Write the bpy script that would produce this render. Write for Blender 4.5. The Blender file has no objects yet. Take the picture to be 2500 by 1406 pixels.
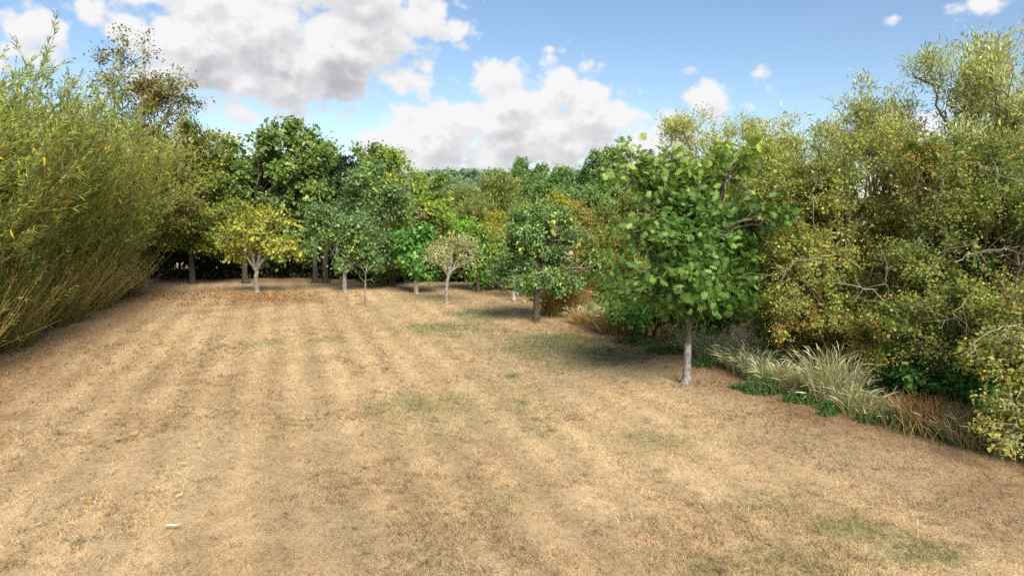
import bpy, math
import numpy as np
from mathutils import Matrix, Vector

# ------------------------------------------------------------------ camera
F = 1700.0                      # focal length in photo pixels (2500 wide)
CAMZ = 2.4
PITCH = math.atan(183.0 / F)
scene = bpy.context.scene
cam = bpy.data.cameras.new("camera")
cam.sensor_width = 36.0
cam.lens = 36.0 * F / 2500.0
cam.clip_start = 0.05
cam.clip_end = 3000.0
camo = bpy.data.objects.new("camera", cam)
scene.collection.objects.link(camo)
camo.location = (0, 0, CAMZ)
camo.rotation_euler = (math.radians(90) - PITCH, 0, 0)
scene.camera = camo

# ------------------------------------------------------------------ light
SUN_EL = math.radians(42)
SUN_AZ = math.radians(160)      # clockwise from +Y (view direction): behind the camera, slightly right
sdir = Vector((math.sin(SUN_AZ) * math.cos(SUN_EL), math.cos(SUN_AZ) * math.cos(SUN_EL), math.sin(SUN_EL)))
sun = bpy.data.lights.new("sun", 'SUN')
sun.energy = 3.3
sun.angle = math.radians(30)
sun.color = (1.0, 0.95, 0.87)
suno = bpy.data.objects.new("sun", sun)
scene.collection.objects.link(suno)
suno.rotation_euler = sdir.to_track_quat('Z', 'Y').to_euler()

scene.view_settings.view_transform = 'Standard'
scene.view_settings.look = 'None'
scene.view_settings.exposure = 1.15
scene.view_settings.gamma = 1.0
scene.render.engine = 'CYCLES'
cy = scene.cycles
cy.max_bounces = 7
cy.diffuse_bounces = 4
cy.glossy_bounces = 2
cy.transmission_bounces = 4
cy.transparent_max_bounces = 4
cy.caustics_reflective = False
cy.caustics_refractive = False
cy.use_denoising = False
cy.denoiser = 'OPENIMAGEDENOISE'
cy.denoising_input_passes = 'RGB_ALBEDO_NORMAL'
cy.denoising_prefilter = 'ACCURATE'


def pixdir(px, py):
    a = (px - 1250.0) / F
    b = -(py - 703.0) / F
    return np.array([a, math.cos(PITCH) + b * math.sin(PITCH), -math.sin(PITCH) + b * math.cos(PITCH)])


def G(px, py):
    """point of the level lawn seen at that place of the photograph"""
    d = pixdir(px, py)
    s = -CAMZ / d[2]
    return np.array([d[0] * s, d[1] * s, 0.0])


def P(px, py, depth):
    d = pixdir(px, py)
    s = depth / d[1]
    return np.array([d[0] * s, depth, CAMZ + d[2] * s])


# ------------------------------------------------------------------ sky
class NB:
    def __init__(self, nt):
        self.nt = nt

    def node(self, t, **kw):
        n = self.nt.nodes.new(t)
        for k, v in kw.items():
            setattr(n, k, v)
        return n

    def put(self, sock, v):
        if isinstance(v, bpy.types.NodeSocket):
            self.nt.links.new(v, sock)
        elif v is not None:
            sock.default_value = v

    def m(self, op, a, b=None, c=None, clamp=False):
        n = self.node('ShaderNodeMath', operation=op, use_clamp=clamp)
        self.put(n.inputs[0], a); self.put(n.inputs[1], b); self.put(n.inputs[2], c)
        return n.outputs[0]

    def v(self, op, a, b=None):
        n = self.node('ShaderNodeVectorMath', operation=op)
        self.put(n.inputs[0], a); self.put(n.inputs[1], b)
        return n.outputs['Value'] if op in ('LENGTH', 'DOT_PRODUCT', 'DISTANCE') else n.outputs[0]

    def mix(self, f, a, b, typ='MIX'):
        n = self.node('ShaderNodeMix', data_type='RGBA', blend_type=typ)
        self.put(n.inputs[0], f); self.put(n.inputs[6], a); self.put(n.inputs[7], b)
        return n.outputs[2]

    def rng(self, x, a, b, c=0.0, d=1.0, smooth=True):
        n = self.node('ShaderNodeMapRange')
        n.interpolation_type = 'SMOOTHSTEP' if smooth else 'LINEAR'
        self.put(n.inputs[0], x)
        for i, q in enumerate((a, b, c, d)):
            self.put(n.inputs[1 + i], q)
        return n.outputs[0]

    def noise(self, vec, scale, detail=4.0, rough=0.55, dist=0.0, dim='3D'):
        n = self.node('ShaderNodeTexNoise', noise_dimensions=dim)
        self.put(n.inputs['Vector'], vec)
        n.inputs['Scale'].default_value = scale
        n.inputs['Detail'].default_value = detail
        n.inputs['Roughness'].default_value = rough
        n.inputs['Distortion'].default_value = dist
        return n.outputs[0]


# clouds in the part of the sky that the photograph shows: x, y, rx, ry, weight (photo pixels -> angles)
CLOUDS = [
    # the big grey-bottomed cloud
    (330, 60, 120, 60, 1.4), (480, 110, 150, 110, 1.4), (640, 90, 150, 120, 1.4), (800, 130, 170, 120, 1.4), (690, 195, 190, 75, 1.4),
    (960, 60, 130, 85, 1.4), (990, 185, 80, 55, 1.4), (560, 0, 330, 70, 1.4), (880, -30, 220, 90, 1.4), (470, 200, 100, 50, 1.1),
    # left edge
    (20, 75, 95, 75, 1.4),
    # low white banks above the left trees
    (640, 290, 130, 50, 1.1), (520, 330, 120, 60, 1.1), (820, 310, 70, 30, .45), (760, 350, 200, 40, .6),
    # the centre cumulus
    (1370, 225, 55, 55, 1.9), (1430, 280, 55, 55, 1.9), (1235, 265, 75, 60, 1.9), (1120, 315, 105, 55, 1.9), (1300, 320, 150, 75, 1.9),
    (1060, 365, 110, 45, 1.9), (1400, 360, 85, 50, 1.9), (1225, 378, 200, 45, 1.6), (990, 402, 90, 30, .8),
    # small ones to the right
    (1715, 240, 60, 38, 1.6), (1640, 300, 85, 60, 1.2), (1590, 370, 70, 70, 1.0), (1868, 195, 36, 34, .85), (2190, 42, 62, 30, .62), (2420, 15, 130, 34, .8),
    (2330, 330, 190, 70, .8), (1430, 33, 26, 14, .2),
    # outside the frame the same kind of sky goes on
    (-420, 120, 240, 110, 1), (2950, 180, 260, 90, 1), (2760, 330, 160, 60, .8), (-250, 320, 160, 50, .8),
]


def cloud_group():
    g = bpy.data.node_groups.new("cloud_density", 'ShaderNodeTree')
    g.interface.new_socket("V", in_out='INPUT', socket_type='NodeSocketVector')
    g.interface.new_socket("D", in_out='OUTPUT', socket_type='NodeSocketFloat')
    g.interface.new_socket("Smooth", in_out='OUTPUT', socket_type='NodeSocketFloat')
    b = NB(g)
    gi = b.node('NodeGroupInput'); go = b.node('NodeGroupOutput')
    V = gi.outputs[0]
    field = None
    for (px, py, rx, ry, w) in CLOUDS:
        d = pixdir(px, py)
        az = math.atan2(d[0], d[1]); el = math.atan2(d[2], math.hypot(d[0], d[1]))
        sx, sy = rx / F, ry / F
        l = b.v('LENGTH', b.v('MULTIPLY', b.v('SUBTRACT', V, (az, el, 0)), (1 / sx, 1 / sy, 0)))
        r = max(min(sx, sy) / 0.035, .9)
        q = b.m('MULTIPLY_ADD', l, -r, r + (w - 1) * 1.1)
        field = q if field is None else b.m('SMOOTH_MAX', field, q, 0.35)
    # general broken cumulus for the rest of the sky
    sep = b.node('ShaderNodeSeparateXYZ'); b.put(sep.inputs[0], V)
    gen = b.noise(b.v('MULTIPLY', V, (1, 1.7, 1)), 1.7, 2.0, .5, 0, '2D')
    gen = b.rng(gen, .46, .70, -2.5, 2.6, False)
    out = b.m('MAXIMUM', b.rng(b.m('ABSOLUTE', sep.outputs[0]), .95, 1.15), b.rng(sep.outputs[1], .36, .5))
    gen = b.m('ADD', gen, b.rng(out, 0, 1, -6, 0, False))
    field = b.m('SMOOTH_MAX', field, gen, .3)
    vv = b.v('MULTIPLY', V, (1, 1.25, 1))
    n1 = b.noise(vv, 11.0, 8.0, .55, 0, '2D')
    vo = b.node('ShaderNodeTexVoronoi', feature='F1', voronoi_dimensions='2D')
    b.put(vo.inputs['Vector'], vv)
    vo.inputs['Scale'].default_value = 21.0
    vo.inputs['Detail'].default_value = 3.0
    vo.inputs['Roughness'].default_value = .5
    bil = b.m('MULTIPLY_ADD', vo.outputs['Distance'], -1.3, .85)
    nn = b.m('MULTIPLY_ADD', b.m('SUBTRACT', n1, .5), 2.3, bil)
    D = b.m('ADD', field, nn)
    b.put(go.inputs[0], D)
    b.put(go.inputs[1], b.m('ADD', field, b.m('MULTIPLY_ADD', b.m('SUBTRACT', n1, .5), 1.6, .35)))
    return g


def build_world():
    w = bpy.data.worlds.new("World")
    scene.world = w
    w.use_nodes = True
    nt = w.node_tree
    nt.nodes.clear()
    b = NB(nt)
    sky = b.node('ShaderNodeTexSky', sky_type='NISHITA', sun_disc=False)
    sky.sun_elevation = SUN_EL
    sky.sun_rotation = SUN_AZ
    sky.altitude = 50
    sky.air_density = 1.0
    sky.dust_density = 0.25
    sky.ozone_density = 2.6
    bg1 = b.node('ShaderNodeBackground')
    b.put(bg1.inputs[0], sky.outputs[0]); bg1.inputs[1].default_value = 0.068
    tc = b.node('ShaderNodeTexCoord')
    s = b.node('ShaderNodeSeparateXYZ'); b.put(s.inputs[0], tc.outputs['Generated'])
    az = b.m('ARCTAN2', s.outputs[0], s.outputs[1])
    el = b.m('ARCSINE', s.outputs[2])
    c = b.node('ShaderNodeCombineXYZ'); b.put(c.inputs[0], az); b.put(c.inputs[1], el)
    V = c.outputs[0]
    grp = cloud_group()

    def dens(off):
        g = b.node('ShaderNodeGroup'); g.node_tree = grp
        b.put(g.inputs[0], b.v('ADD', V, off) if off else V)
        return g.outputs
    D0 = dens(None)[0]; D1 = dens((-.006, .016, 0))[0]; D2 = dens((-.012, .045, 0))[1]
    mask = b.rng(D0, -.05, .75)
    mask = b.m('MULTIPLY', mask, b.rng(el, -.02, .03))
    thin = b.rng(D0, 0.0, 2.0)
    o1 = b.rng(D1, 0.2, 4.2); o2 = b.rng(D2, .5, 4.4)
    rel = b.m('MULTIPLY', b.rng(b.m('SUBTRACT', D1, D0), -.8, .8, -.5, .5), .30)
    shade = b.m('ADD', b.m('MULTIPLY', o1, .26), b.m('MULTIPLY', o2, .78))
    shade = b.m('ADD', shade, b.m('MULTIPLY', rel, b.m('ADD', .35, thin)), clamp=True)
    col = b.mix(shade, (.42, .42, .425, 1), (.15, .153, .17, 1))
    bg2 = b.node('ShaderNodeBackground'); b.put(bg2.inputs[0], col); bg2.inputs[1].default_value = 1.0
    mx = b.node('ShaderNodeMixShader')
    b.put(mx.inputs[0], mask); b.put(mx.inputs[1], bg1.outputs[0]); b.put(mx.inputs[2], bg2.outputs[0])
    out = b.node('ShaderNodeOutputWorld')
    b.put(out.inputs[0], mx.outputs[0])
    w.cycles.sampling_method = 'MANUAL'
    w.cycles.sample_map_resolution = 512


build_world()

# ------------------------------------------------------------------ helpers
COL = scene.collection


def lin(h):
    h = h.lstrip('#')
    v = np.array([int(h[i:i + 2], 16) / 255.0 for i in (0, 2, 4)])
    return np.where(v <= .04045, v / 12.92, ((v + .055) / 1.055) ** 2.4)


def H(h, k=1.0):
    return lin(h) * k


def build_mesh(name, verts, tris=None, quads=None, cols=None, smooth=False):
    me = bpy.data.meshes.new(name)
    nt = 0 if tris is None else len(tris)
    nq = 0 if quads is None else len(quads)
    me.vertices.add(len(verts))
    me.vertices.foreach_set('co', np.ascontiguousarray(verts, dtype=np.float32).ravel())
    idx = []
    if nt: idx.append(np.asarray(tris, dtype=np.int32).ravel())
    if nq: idx.append(np.asarray(quads, dtype=np.int32).ravel())
    idx = np.concatenate(idx)
    me.loops.add(len(idx))
    me.loops.foreach_set('vertex_index', idx)
    st = np.concatenate([np.arange(nt) * 3, nt * 3 + np.arange(nq) * 4]).astype(np.int32)
    me.polygons.add(nt + nq)
    me.polygons.foreach_set('loop_start', st)
    if cols is not None:
        at = me.color_attributes.new('Col', 'FLOAT_COLOR', 'POINT')
        c4 = np.ones((len(verts), 4), dtype=np.float32)
        c4[:, :3] = cols
        at.data.foreach_set('color', c4.ravel())
    me.update(calc_edges=True)
    if smooth:
        me.polygons.foreach_set('use_smooth', np.ones(nt + nq, dtype=bool))
    return me


class MB:
    """collects pieces of ONE part"""
    def __init__(self):
        self.v, self.t, self.q, self.c, self.n = [], [], [], [], 0

    def add(self, v, t=None, q=None, c=None):
        self.v.append(v)
        if t is not None and len(t): self.t.append(np.asarray(t) + self.n)
        if q is not None and len(q): self.q.append(np.asarray(q) + self.n)
        if c is None: c = np.full((len(v), 3), .5)
        self.c.append(np.broadcast_to(c, (len(v), 3)))
        self.n += len(v)

    def mesh(self, name, smooth=False):
        return build_mesh(name, np.concatenate(self.v), np.concatenate(self.t) if self.t else None,
                          np.concatenate(self.q) if self.q else None, np.concatenate(self.c), smooth)

    def build(self, name, mat, parent=None, smooth=False):
        return link(name, self.mesh(name, smooth), mat, parent)


def link(name, me, mat, parent=None):
    if mat is not None and not me.materials:
        me.materials.append(mat)
    o = bpy.data.objects.new(name, me)
    COL.objects.link(o)
    if parent is not None:
        o.parent = parent
    return o


def thing(name, label, cat, loc, group=None):
    o = bpy.data.objects.new(name, None)
    o.empty_display_size = .2
    COL.objects.link(o)
    o.location = loc
    o['label'] = label
    o['category'] = cat
    if group: o['group'] = group
    return o


def tag(o, label, cat, group=None, kind=None):
    o['label'] = label
    o['category'] = cat
    if group: o['group'] = group
    if kind: o['kind'] = kind
    return o


def norm(a):
    return a / np.maximum(np.linalg.norm(a, axis=-1, keepdims=True), 1e-9)


def tubes(Pt, R, sides, col=None):
    """Pt (N,k,3), R (N,k) -> verts, quads"""
    N, k, _ = Pt.shape
    T = np.empty_like(Pt)
    T[:, 1:-1] = Pt[:, 2:] - Pt[:, :-2]
    T[:, 0] = Pt[:, 1] - Pt[:, 0]
    T[:, -1] = Pt[:, -1] - Pt[:, -2]
    T = norm(T)
    ref = np.where(np.abs(T[:, :1, 2:3]) > .9, np.array([1.0, 0, 0]), np.array([0, 0, 1.0]))
    ref = np.broadcast_to(ref, T.shape)
    A = norm(np.cross(ref, T)); B = np.cross(T, A)
    ang = np.arange(sides) * 2 * np.pi / sides
    V = Pt[:, :, None, :] + R[:, :, None, None] * (np.cos(ang)[None, None, :, None] * A[:, :, None, :] + np.sin(ang)[None, None, :, None] * B[:, :, None, :])
    V = V.reshape(-1, 3)
    base = (np.arange(N) * k * sides)[:, None, None]
    i = np.arange(k - 1)[None, :, None] * sides
    j = np.arange(sides)[None, None, :]
    j2 = (j + 1) % sides
    q = np.stack([base + i + j, base + i + j2, base + i + sides + j2, base + i + sides + j], -1).reshape(-1, 4)
    return V, q


TPL = {}
TPL['diamond'] = (np.array([[0, 0, 0], [.45, .5, .10], [1, 0, -.08], [.45, -.5, .10]]), np.array([[0, 2, 1], [0, 3, 2]]))
TPL['ovate'] = (np.array([[0, 0, 0], [.42, .5, .10], [.42, -.5, .10], [1, 0, -.14], [.5, 0, -.02]]), np.array([[0, 4, 1], [1, 4, 3], [3, 4, 2], [2, 4, 0]]))
TPL['lance'] = (np.array([[0, 0, 0], [.4, .5, .02], [.4, -.5, .02], [.75, .36, -.05], [.75, -.36, -.05], [1, 0, -.16]]),
                np.array([[0, 2, 1], [1, 2, 4], [1, 4, 3], [3, 4, 5]]))
TPL['spray'] = (np.array([[0, 0, 0], [.35, .5, .0], [1, .12, -.15], [.55, 0, -.02], [.9, -.3, -.12], [.3, -.42, 0]]),
                np.array([[0, 3, 1], [1, 3, 2], [0, 5, 3], [5, 4, 3]]))


def oak_template():
    v = []; t = []
    ts = [0.0, .12, .36, .62, .88]
    hw = [.008, .07, .11, .11, .06]
    for a, w in zip(ts, hw):
        v += [[a, w, .01], [a, -w, .01]]
    for i in range(len(ts) - 1):
        a = 2 * i
        t += [[a, a + 1, a + 3], [a, a + 3, a + 2]]
    n = len(v); v.append([1.0, 0, -.10]); e = 2 * (len(ts) - 1)
    t.append([e, e + 1, n])
    for s in (1, -1):
        for (a0, a1, tip, w) in ((.10, .27, .28, .27), (.30, .49, .52, .44), (.52, .71, .76, .40), (.73, .87, .95, .22)):
            k = len(v)
            f = lambda tt: float(np.interp(tt, ts, hw)) * .9
            v += [[a0, s * f(a0), .012], [a1, s * f(a1), .012], [tip - .12, s * w * .84, -.02], [tip, s * w, -.06]]
            fs = [[k, k + 2, k + 1], [k + 2, k + 3, k + 1]]
            t += fs if s < 0 else [f_[::-1] for f_ in fs]
    return np.array(v), np.array(t)


TPL['oak'] = oak_template()


def frames(d, n):
    d = norm(d)
    b = norm(np.cross(n, d))
    nn = np.cross(d, b)
    return d, b, nn


def leaves(pos, d, n, L, W, tpl, col):
    tv, tf = TPL[tpl]
    d, b, nn = frames(d, n)
    N = len(pos)
    V = pos[:, None, :] + (tv[None, :, 0:1] * L[:, None, None]) * d[:, None, :] + (tv[None, :, 1:2] * W[:, None, None]) * b[:, None, :] \
        + (tv[None, :, 2:3] * L[:, None, None]) * nn[:, None, :]
    t = (tf[None] + (np.arange(N) * len(tv))[:, None, None]).reshape(-1, 3)
    c = np.repeat(col, len(tv), axis=0)
    return V.reshape(-1, 3), t, c


def pick(rng, pal, n, bias=None):
    """pal: [(rgb, weight)]; bias (n,) 0..1 shifts the choice so clumps differ"""
    cols = np.array([p[0] for p in pal]); w = np.array([p[1] for p in pal], float); w /= w.sum()
    u = rng.random(n)
    if bias is not None:
        u = np.clip(u * .42 + bias * .58, 0, .9999)
        u = np.argsort(np.argsort(u)) / max(n, 1)
    k = np.searchsorted(np.cumsum(w), u)
    k = np.minimum(k, len(pal) - 1)
    c = cols[k]
    return c * rng.uniform(.78, 1.22, (n, 1)) * rng.uniform(.94, 1.06, (n, 3))


_lat = np.random.default_rng(77).random((256, 256))


def vnoise(x, y):
    xi = np.floor(x).astype(int); yi = np.floor(y).astype(int)
    fx = x - xi; fy = y - yi
    fx = fx * fx * (3 - 2 * fx); fy = fy * fy * (3 - 2 * fy)
    g = lambda i, j: _lat[i % 256, j % 256]
    return (g(xi, yi) * (1 - fx) + g(xi + 1, yi) * fx) * (1 - fy) + (g(xi, yi + 1) * (1 - fx) + g(xi + 1, yi + 1) * fx) * fy


def fbm(x, y, s, o=4, r=.5):
    a = 0; w = 1; t = 0
    for i in range(o):
        a = a + w * vnoise(x * s + 17.3 * i, y * s + 5.1 * i); t += w; w *= r; s *= 2.03
    return a / t


# ------------------------------------------------------------------ materials
def leaf_material(name, trans=.35, rough=.5, spec=.3):
    m = bpy.data.materials.new(name); m.use_nodes = True
    nt = m.node_tree; nt.nodes.clear(); b = NB(nt)
    at = b.node('ShaderNodeAttribute', attribute_name='Col')
    pr = b.node('ShaderNodeBsdfPrincipled')
    b.put(pr.inputs['Base Color'], at.outputs[0])
    pr.inputs['Roughness'].default_value = rough
    pr.inputs['Specular IOR Level'].default_value = spec
    tr = b.node('ShaderNodeBsdfTranslucent')
    b.put(tr.inputs[0], b.mix(1.0, at.outputs[0], (1.08, 1.06, .72, 1), 'MULTIPLY'))
    mx = b.node('ShaderNodeMixShader'); mx.inputs[0].default_value = trans
    b.put(mx.inputs[1], pr.outputs[0]); b.put(mx.inputs[2], tr.outputs[0])
    o = b.node('ShaderNodeOutputMaterial'); b.put(o.inputs[0], mx.outputs[0])
    return m


def bark_material(name, a, c, scale=18, stretch=(1, 1, .25), lichen=None, lichen_amt=.5, bump=.4):
    m = bpy.data.materials.new(name); m.use_nodes = True
    nt = m.node_tree; nt.nodes.clear(); b = NB(nt)
    tc = b.node('ShaderNodeTexCoord')
    v = b.v('MULTIPLY', tc.outputs['Object'], stretch)
    n = b.noise(v, scale, 5, .6)
    col = b.mix(b.rng(n, .35, .65), (*a, 1), (*c, 1))
    if lichen is not None:
        n2 = b.noise(tc.outputs['Object'], 9, 4, .65)
        col = b.mix(b.rng(n2, .62 - lichen_amt * .3, .70 - lichen_amt * .2), col, (*lichen, 1))
    pr = b.node('ShaderNodeBsdfPrincipled')
    b.put(pr.inputs['Base Color'], col)
    pr.inputs['Roughness'].default_value = .9
    pr.inputs['Specular IOR Level'].default_value = .15
    bp = b.node('ShaderNodeBump'); bp.inputs['Strength'].default_value = bump; bp.inputs['Distance'].default_value = .01
    b.put(bp.inputs['Height'], n); b.put(pr.inputs['Normal'], bp.outputs[0])
    o = b.node('ShaderNodeOutputMaterial'); b.put(o.inputs[0], pr.outputs[0])
    return m


def attr_material(name, rough=.9, fine=True):
    m = bpy.data.materials.new(name); m.use_nodes = True
    nt = m.node_tree; nt.nodes.clear(); b = NB(nt)
    at = b.node('ShaderNodeAttribute', attribute_name='Col')
    col = at.outputs[0]
    pr = b.node('ShaderNodeBsdfPrincipled')
    pr.inputs['Roughness'].default_value = rough
    pr.inputs['Specular IOR Level'].default_value = .1
    if fine:
        tc = b.node('ShaderNodeTexCoord')
        n = b.noise(tc.outputs['Object'], 55, 5, .7)
        n2 = b.noise(b.v('MULTIPLY', tc.outputs['Object'], (1, 1, 1)), 7, 4, .6)
        k = b.m('MULTIPLY', b.rng(n, .3, .7, .78, 1.2, False), b.rng(n2, .3, .7, .86, 1.12, False))
        g = b.node('ShaderNodeCombineXYZ')
        b.put(g.inputs[0], k); b.put(g.inputs[1], k); b.put(g.inputs[2], k)
        col = b.mix(1.0, col, g.outputs[0], 'MULTIPLY')
        bp = b.node('ShaderNodeBump'); bp.inputs['Strength'].default_value = .6; bp.inputs['Distance'].default_value = .03
        b.put(bp.inputs['Height'], n); b.put(pr.inputs['Normal'], bp.outputs[0])
    b.put(pr.inputs['Base Color'], col)
    o = b.node('ShaderNodeOutputMaterial'); b.put(o.inputs[0], pr.outputs[0])
    return m


M_LEAF = leaf_material('leaf', .38, .6, .15)
M_GLOSSY_LEAF = leaf_material('glossy_leaf', .32, .5, .22)
M_NEEDLE = leaf_material('needle_spray', .15, .7, .2)
M_DRYGRASS = leaf_material('grass_blade', .3, .7, .2)
M_GROUND = attr_material('dry_ground')
M_BERRY = attr_material('berry', .35, False)
BARK_LICHEN = bark_material('bark_lichen', (.10, .088, .072), (.18, .162, .135), 22, lichen=(.27, .25, .21), lichen_amt=.6)
BARK_PALE = bark_material('bark_pale', (.14, .12, .09), (.25, .22, .175), 20, lichen=(.33, .31, .26), lichen_amt=.5)
BARK_BROWN = bark_material('bark_brown', (.045, .034, .025), (.10, .078, .056), 24, (1, 1, 1.6), lichen=(.25, .22, .17), lichen_amt=.1)
BARK_DARK = bark_material('bark_dark', (.035, .027, .02), (.085, .068, .05), 20)
BARK_BIRCH = bark_material('bark_birch', (.36, .345, .31), (.48, .46, .42), 14, (1, 1, 3.5), lichen=(.12, .11, .10), lichen_amt=.12)
BARK_TWIG = bark_material('bark_twig', (.16, .12, .075), (.30, .24, .16), 30)
BARK_OSIER = bark_material('bark_osier', (.24, .15, .05), (.38, .26, .09), 12)
BARK_DEAD = bark_material('bark_dead', (.20, .17, .12), (.32, .28, .20), 26)
# oak bark: brown with a whitish lower stem
BARK_OAK = bark_material('bark_oak', (.05, .042, .032), (.12, .10, .078), 26)
_nt = BARK_OAK.node_tree; _b = NB(_nt)
_pr = [n for n in _nt.nodes if n.type == 'BSDF_PRINCIPLED'][0]
_src = _pr.inputs['Base Color'].links[0].from_socket
_tc = _b.node('ShaderNodeTexCoord'); _sp = _b.node('ShaderNodeSeparateXYZ'); _b.put(_sp.inputs[0], _tc.outputs['Object'])
_n = _b.noise(_tc.outputs['Object'], 16, 4, .6)
_z = _b.m('ADD', _sp.outputs[2], _b.m('MULTIPLY', _b.m('SUBTRACT', _n, .5), .5))
_b.put(_pr.inputs['Base Color'], _b.mix(_b.rng(_z, .50, .58, 1, 0), _src, _b.mix(_b.rng(_n, .42, .62), (.27, .255, .225, 1), (.13, .118, .098, 1))))

# ------------------------------------------------------------------ the ground
EDGE = np.array([G(*p)[:2] for p in ((1225, 715), (1330, 735), (1400, 770), (1500, 800), (1600, 845), (1720, 890), (1830, 945), (1960, 975), (2100, 1035), (2250, 1065), (2400, 1105), (2560, 1180))])
EDGE = np.vstack([[EDGE[0, 0] - 1.5, EDGE[0, 1] + 14], EDGE, [EDGE[-1, 0] + .6, 2.0], [EDGE[-1, 0] + 1.2, -8]])
HEDGE = np.array([[-6.2, 5.0], [-7.4, 8.4], [-8.57, 11.65], [-9.6, 14.6], [-11.3, 20.4], [-12.6, 24.0]])   # foot of the willow hedge


def edge_dist(x, y):
    """metres beyond the right lawn edge (positive outside)"""
    o = np.argsort(EDGE[:, 1])
    ex = np.interp(y, EDGE[o, 1], EDGE[o, 0])
    sl = np.interp(y, EDGE[o, 1], np.gradient(EDGE[o, 0], EDGE[o, 1]))
    return (x - ex) / np.sqrt(1 + sl * sl)


def hedge_dist(x, y):
    o = np.argsort(HEDGE[:, 1])
    return (x - np.interp(y, HEDGE[o, 1], HEDGE[o, 0])) * .93


def sstep(a, b, x):
    t = np.clip((x - a) / (b - a), 0, 1)
    return t * t * (3 - 2 * t)


def gz(x, y):
    x = np.asarray(x, float); y = np.asarray(y, float)
    e = edge_dist(x, y)
    near = 1 - sstep(26, 40, y)
    z = -0.75 * sstep(.1, 2.2, e) * (1 - sstep(4.0, 8.0, e)) * near
    z = z + .05 * (fbm(x, y, .35, 3) - .5) * 1.0
    z = z + 9.0 * sstep(90, 330, y) * (0.75 + .5 * fbm(x, y, .006, 2))
    return z


GREENS = [(1400, 850, 150, 34, .60), (1180, 775, 110, 20, .6), (1250, 917, 30, 10, .95), (2080, 1290, 170, 55, .55), (1640, 1075, 130, 30, .3), (1060, 990, 150, 40, .25),
          (1290, 860, 120, 30, .4), (800, 830, 40, 8, .4), (655, 838, 30, 8, .4), (1275, 982, 22, 8, .8), (2230, 1350, 150, 40, .5), (1560, 1060, 60, 18, .25), (1090, 800, 130, 26, .3),
          (1890, 1230, 160, 60, .25), (1500, 850, 120, 20, .5), (1180, 1000, 250, 100, .12), (720, 1030, 60, 10, .2), (1090, 735, 90, 10, .35)]
BROWNS = [(1760, 925, 130, 45, .75), (1990, 1010, 110, 35, .6), (2400, 1250, 240, 110, .75), (1480, 800, 120, 28, .5), (640, 735, 150, 30, .8), (300, 1120, 260, 110, .35), (900, 1190, 280, 60, .25),
          (440, 900, 70, 80, .45), (500, 960, 60, 40, .3), (1100, 1300, 300, 60, .2), (1950, 1080, 260, 40, .35), (30, 1015, 40, 14, .9), (700, 1000, 200, 30, .25), (1500, 940, 160, 30, .3)]


def patch(x, y, lst):
    out = np.zeros_like(x)
    w = (fbm(x, y, .9, 4) - .5)
    for (px, py, rx, ry, a) in lst:
        c = G(px, py); e1 = G(px + rx, py); e2 = G(px, py - ry)
        ax = abs(e1[0] - c[0]); ay = abs(e2[1] - c[1])
        r = np.sqrt(((x - c[0]) / ax) ** 2 + ((y - c[1]) / ay) ** 2) + w * 1.6
        out = np.maximum(out, a * (1 - sstep(.35, 1.15, r)))
    return out


STRAW = np.array([.56, .414, .234]); TAN = np.array([.435, .305, .166]); BROWN = np.array([.25, .155, .088]); DKGREEN = np.array([.115, .15, .045]); GREY = np.array([.36, .285, .175])


def lawn_colour(x, y):
    ua = (x + .33 * y) / 1.053; va = (y - .33 * x) / 1.053 * .42        # across and along the mowing direction
    n1 = fbm(ua, va, .75, 4)[:, None]; n2 = fbm(ua + 40, va + 9, 2.6, 3)[:, None]; n3 = fbm(ua - 30, va + 60, .5, 3)[:, None]
    hd = hedge_dist(x, y)
    c = TAN + (STRAW - TAN) * sstep(.28, .72, n1 * .4 + n2 * .35 + .25 * fbm(x + 7, y - 3, 6.0, 2)[:, None])
    # mowing stripes, parallel to the hedge
    wob = .06 * (fbm(x, y, .6, 2) - .5)
    u = (x + .33 * y) / 1.053 + wob
    s = np.sin(u * 2 * np.pi / .56)[:, None]
    s = np.sign(s) * np.abs(s) ** .6
    reach = (.35 + .65 * (1 - sstep(3.0, 8.0, u + 2.0)))[:, None] * (.5 + fbm(x + 3, y + 8, .5, 3))[:, None]
    c = c * (1 + .11 * s * reach)
    c = c + (BROWN - c) * (.38 * sstep(.50, .78, n3 * .5 + n2 * .5))
    c = c + (GREY - c) * (.4 * sstep(.52, .7, fbm(ua + 11, va + 77, .6, 3)))[:, None]
    g = patch(x, y, GREENS) + .35 * sstep(.60, .75, fbm(x + 90, y + 30, .7, 4)) * sstep(3, 9, hd)
    c = c + (DKGREEN * 1.25 - c) * np.clip(g, 0, .9)[:, None] * .8
    c = c + (BROWN - c) * np.clip(patch(x, y, BROWNS), 0, 1)[:, None] * .55
    # dry litter along the two planted edges
    lit = np.maximum(.85 * (1 - sstep(.2, 2.4, hd + 1.2 * (n2[:, 0] - .5))), .8 * sstep(-1.3, .1, edge_dist(x, y) + .9 * (n2[:, 0] - .5)))
    c = c + (BROWN * np.array([1.05, 1, .95]) - c) * np.clip(lit, 0, 1)[:, None] * .8
    return c


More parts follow.
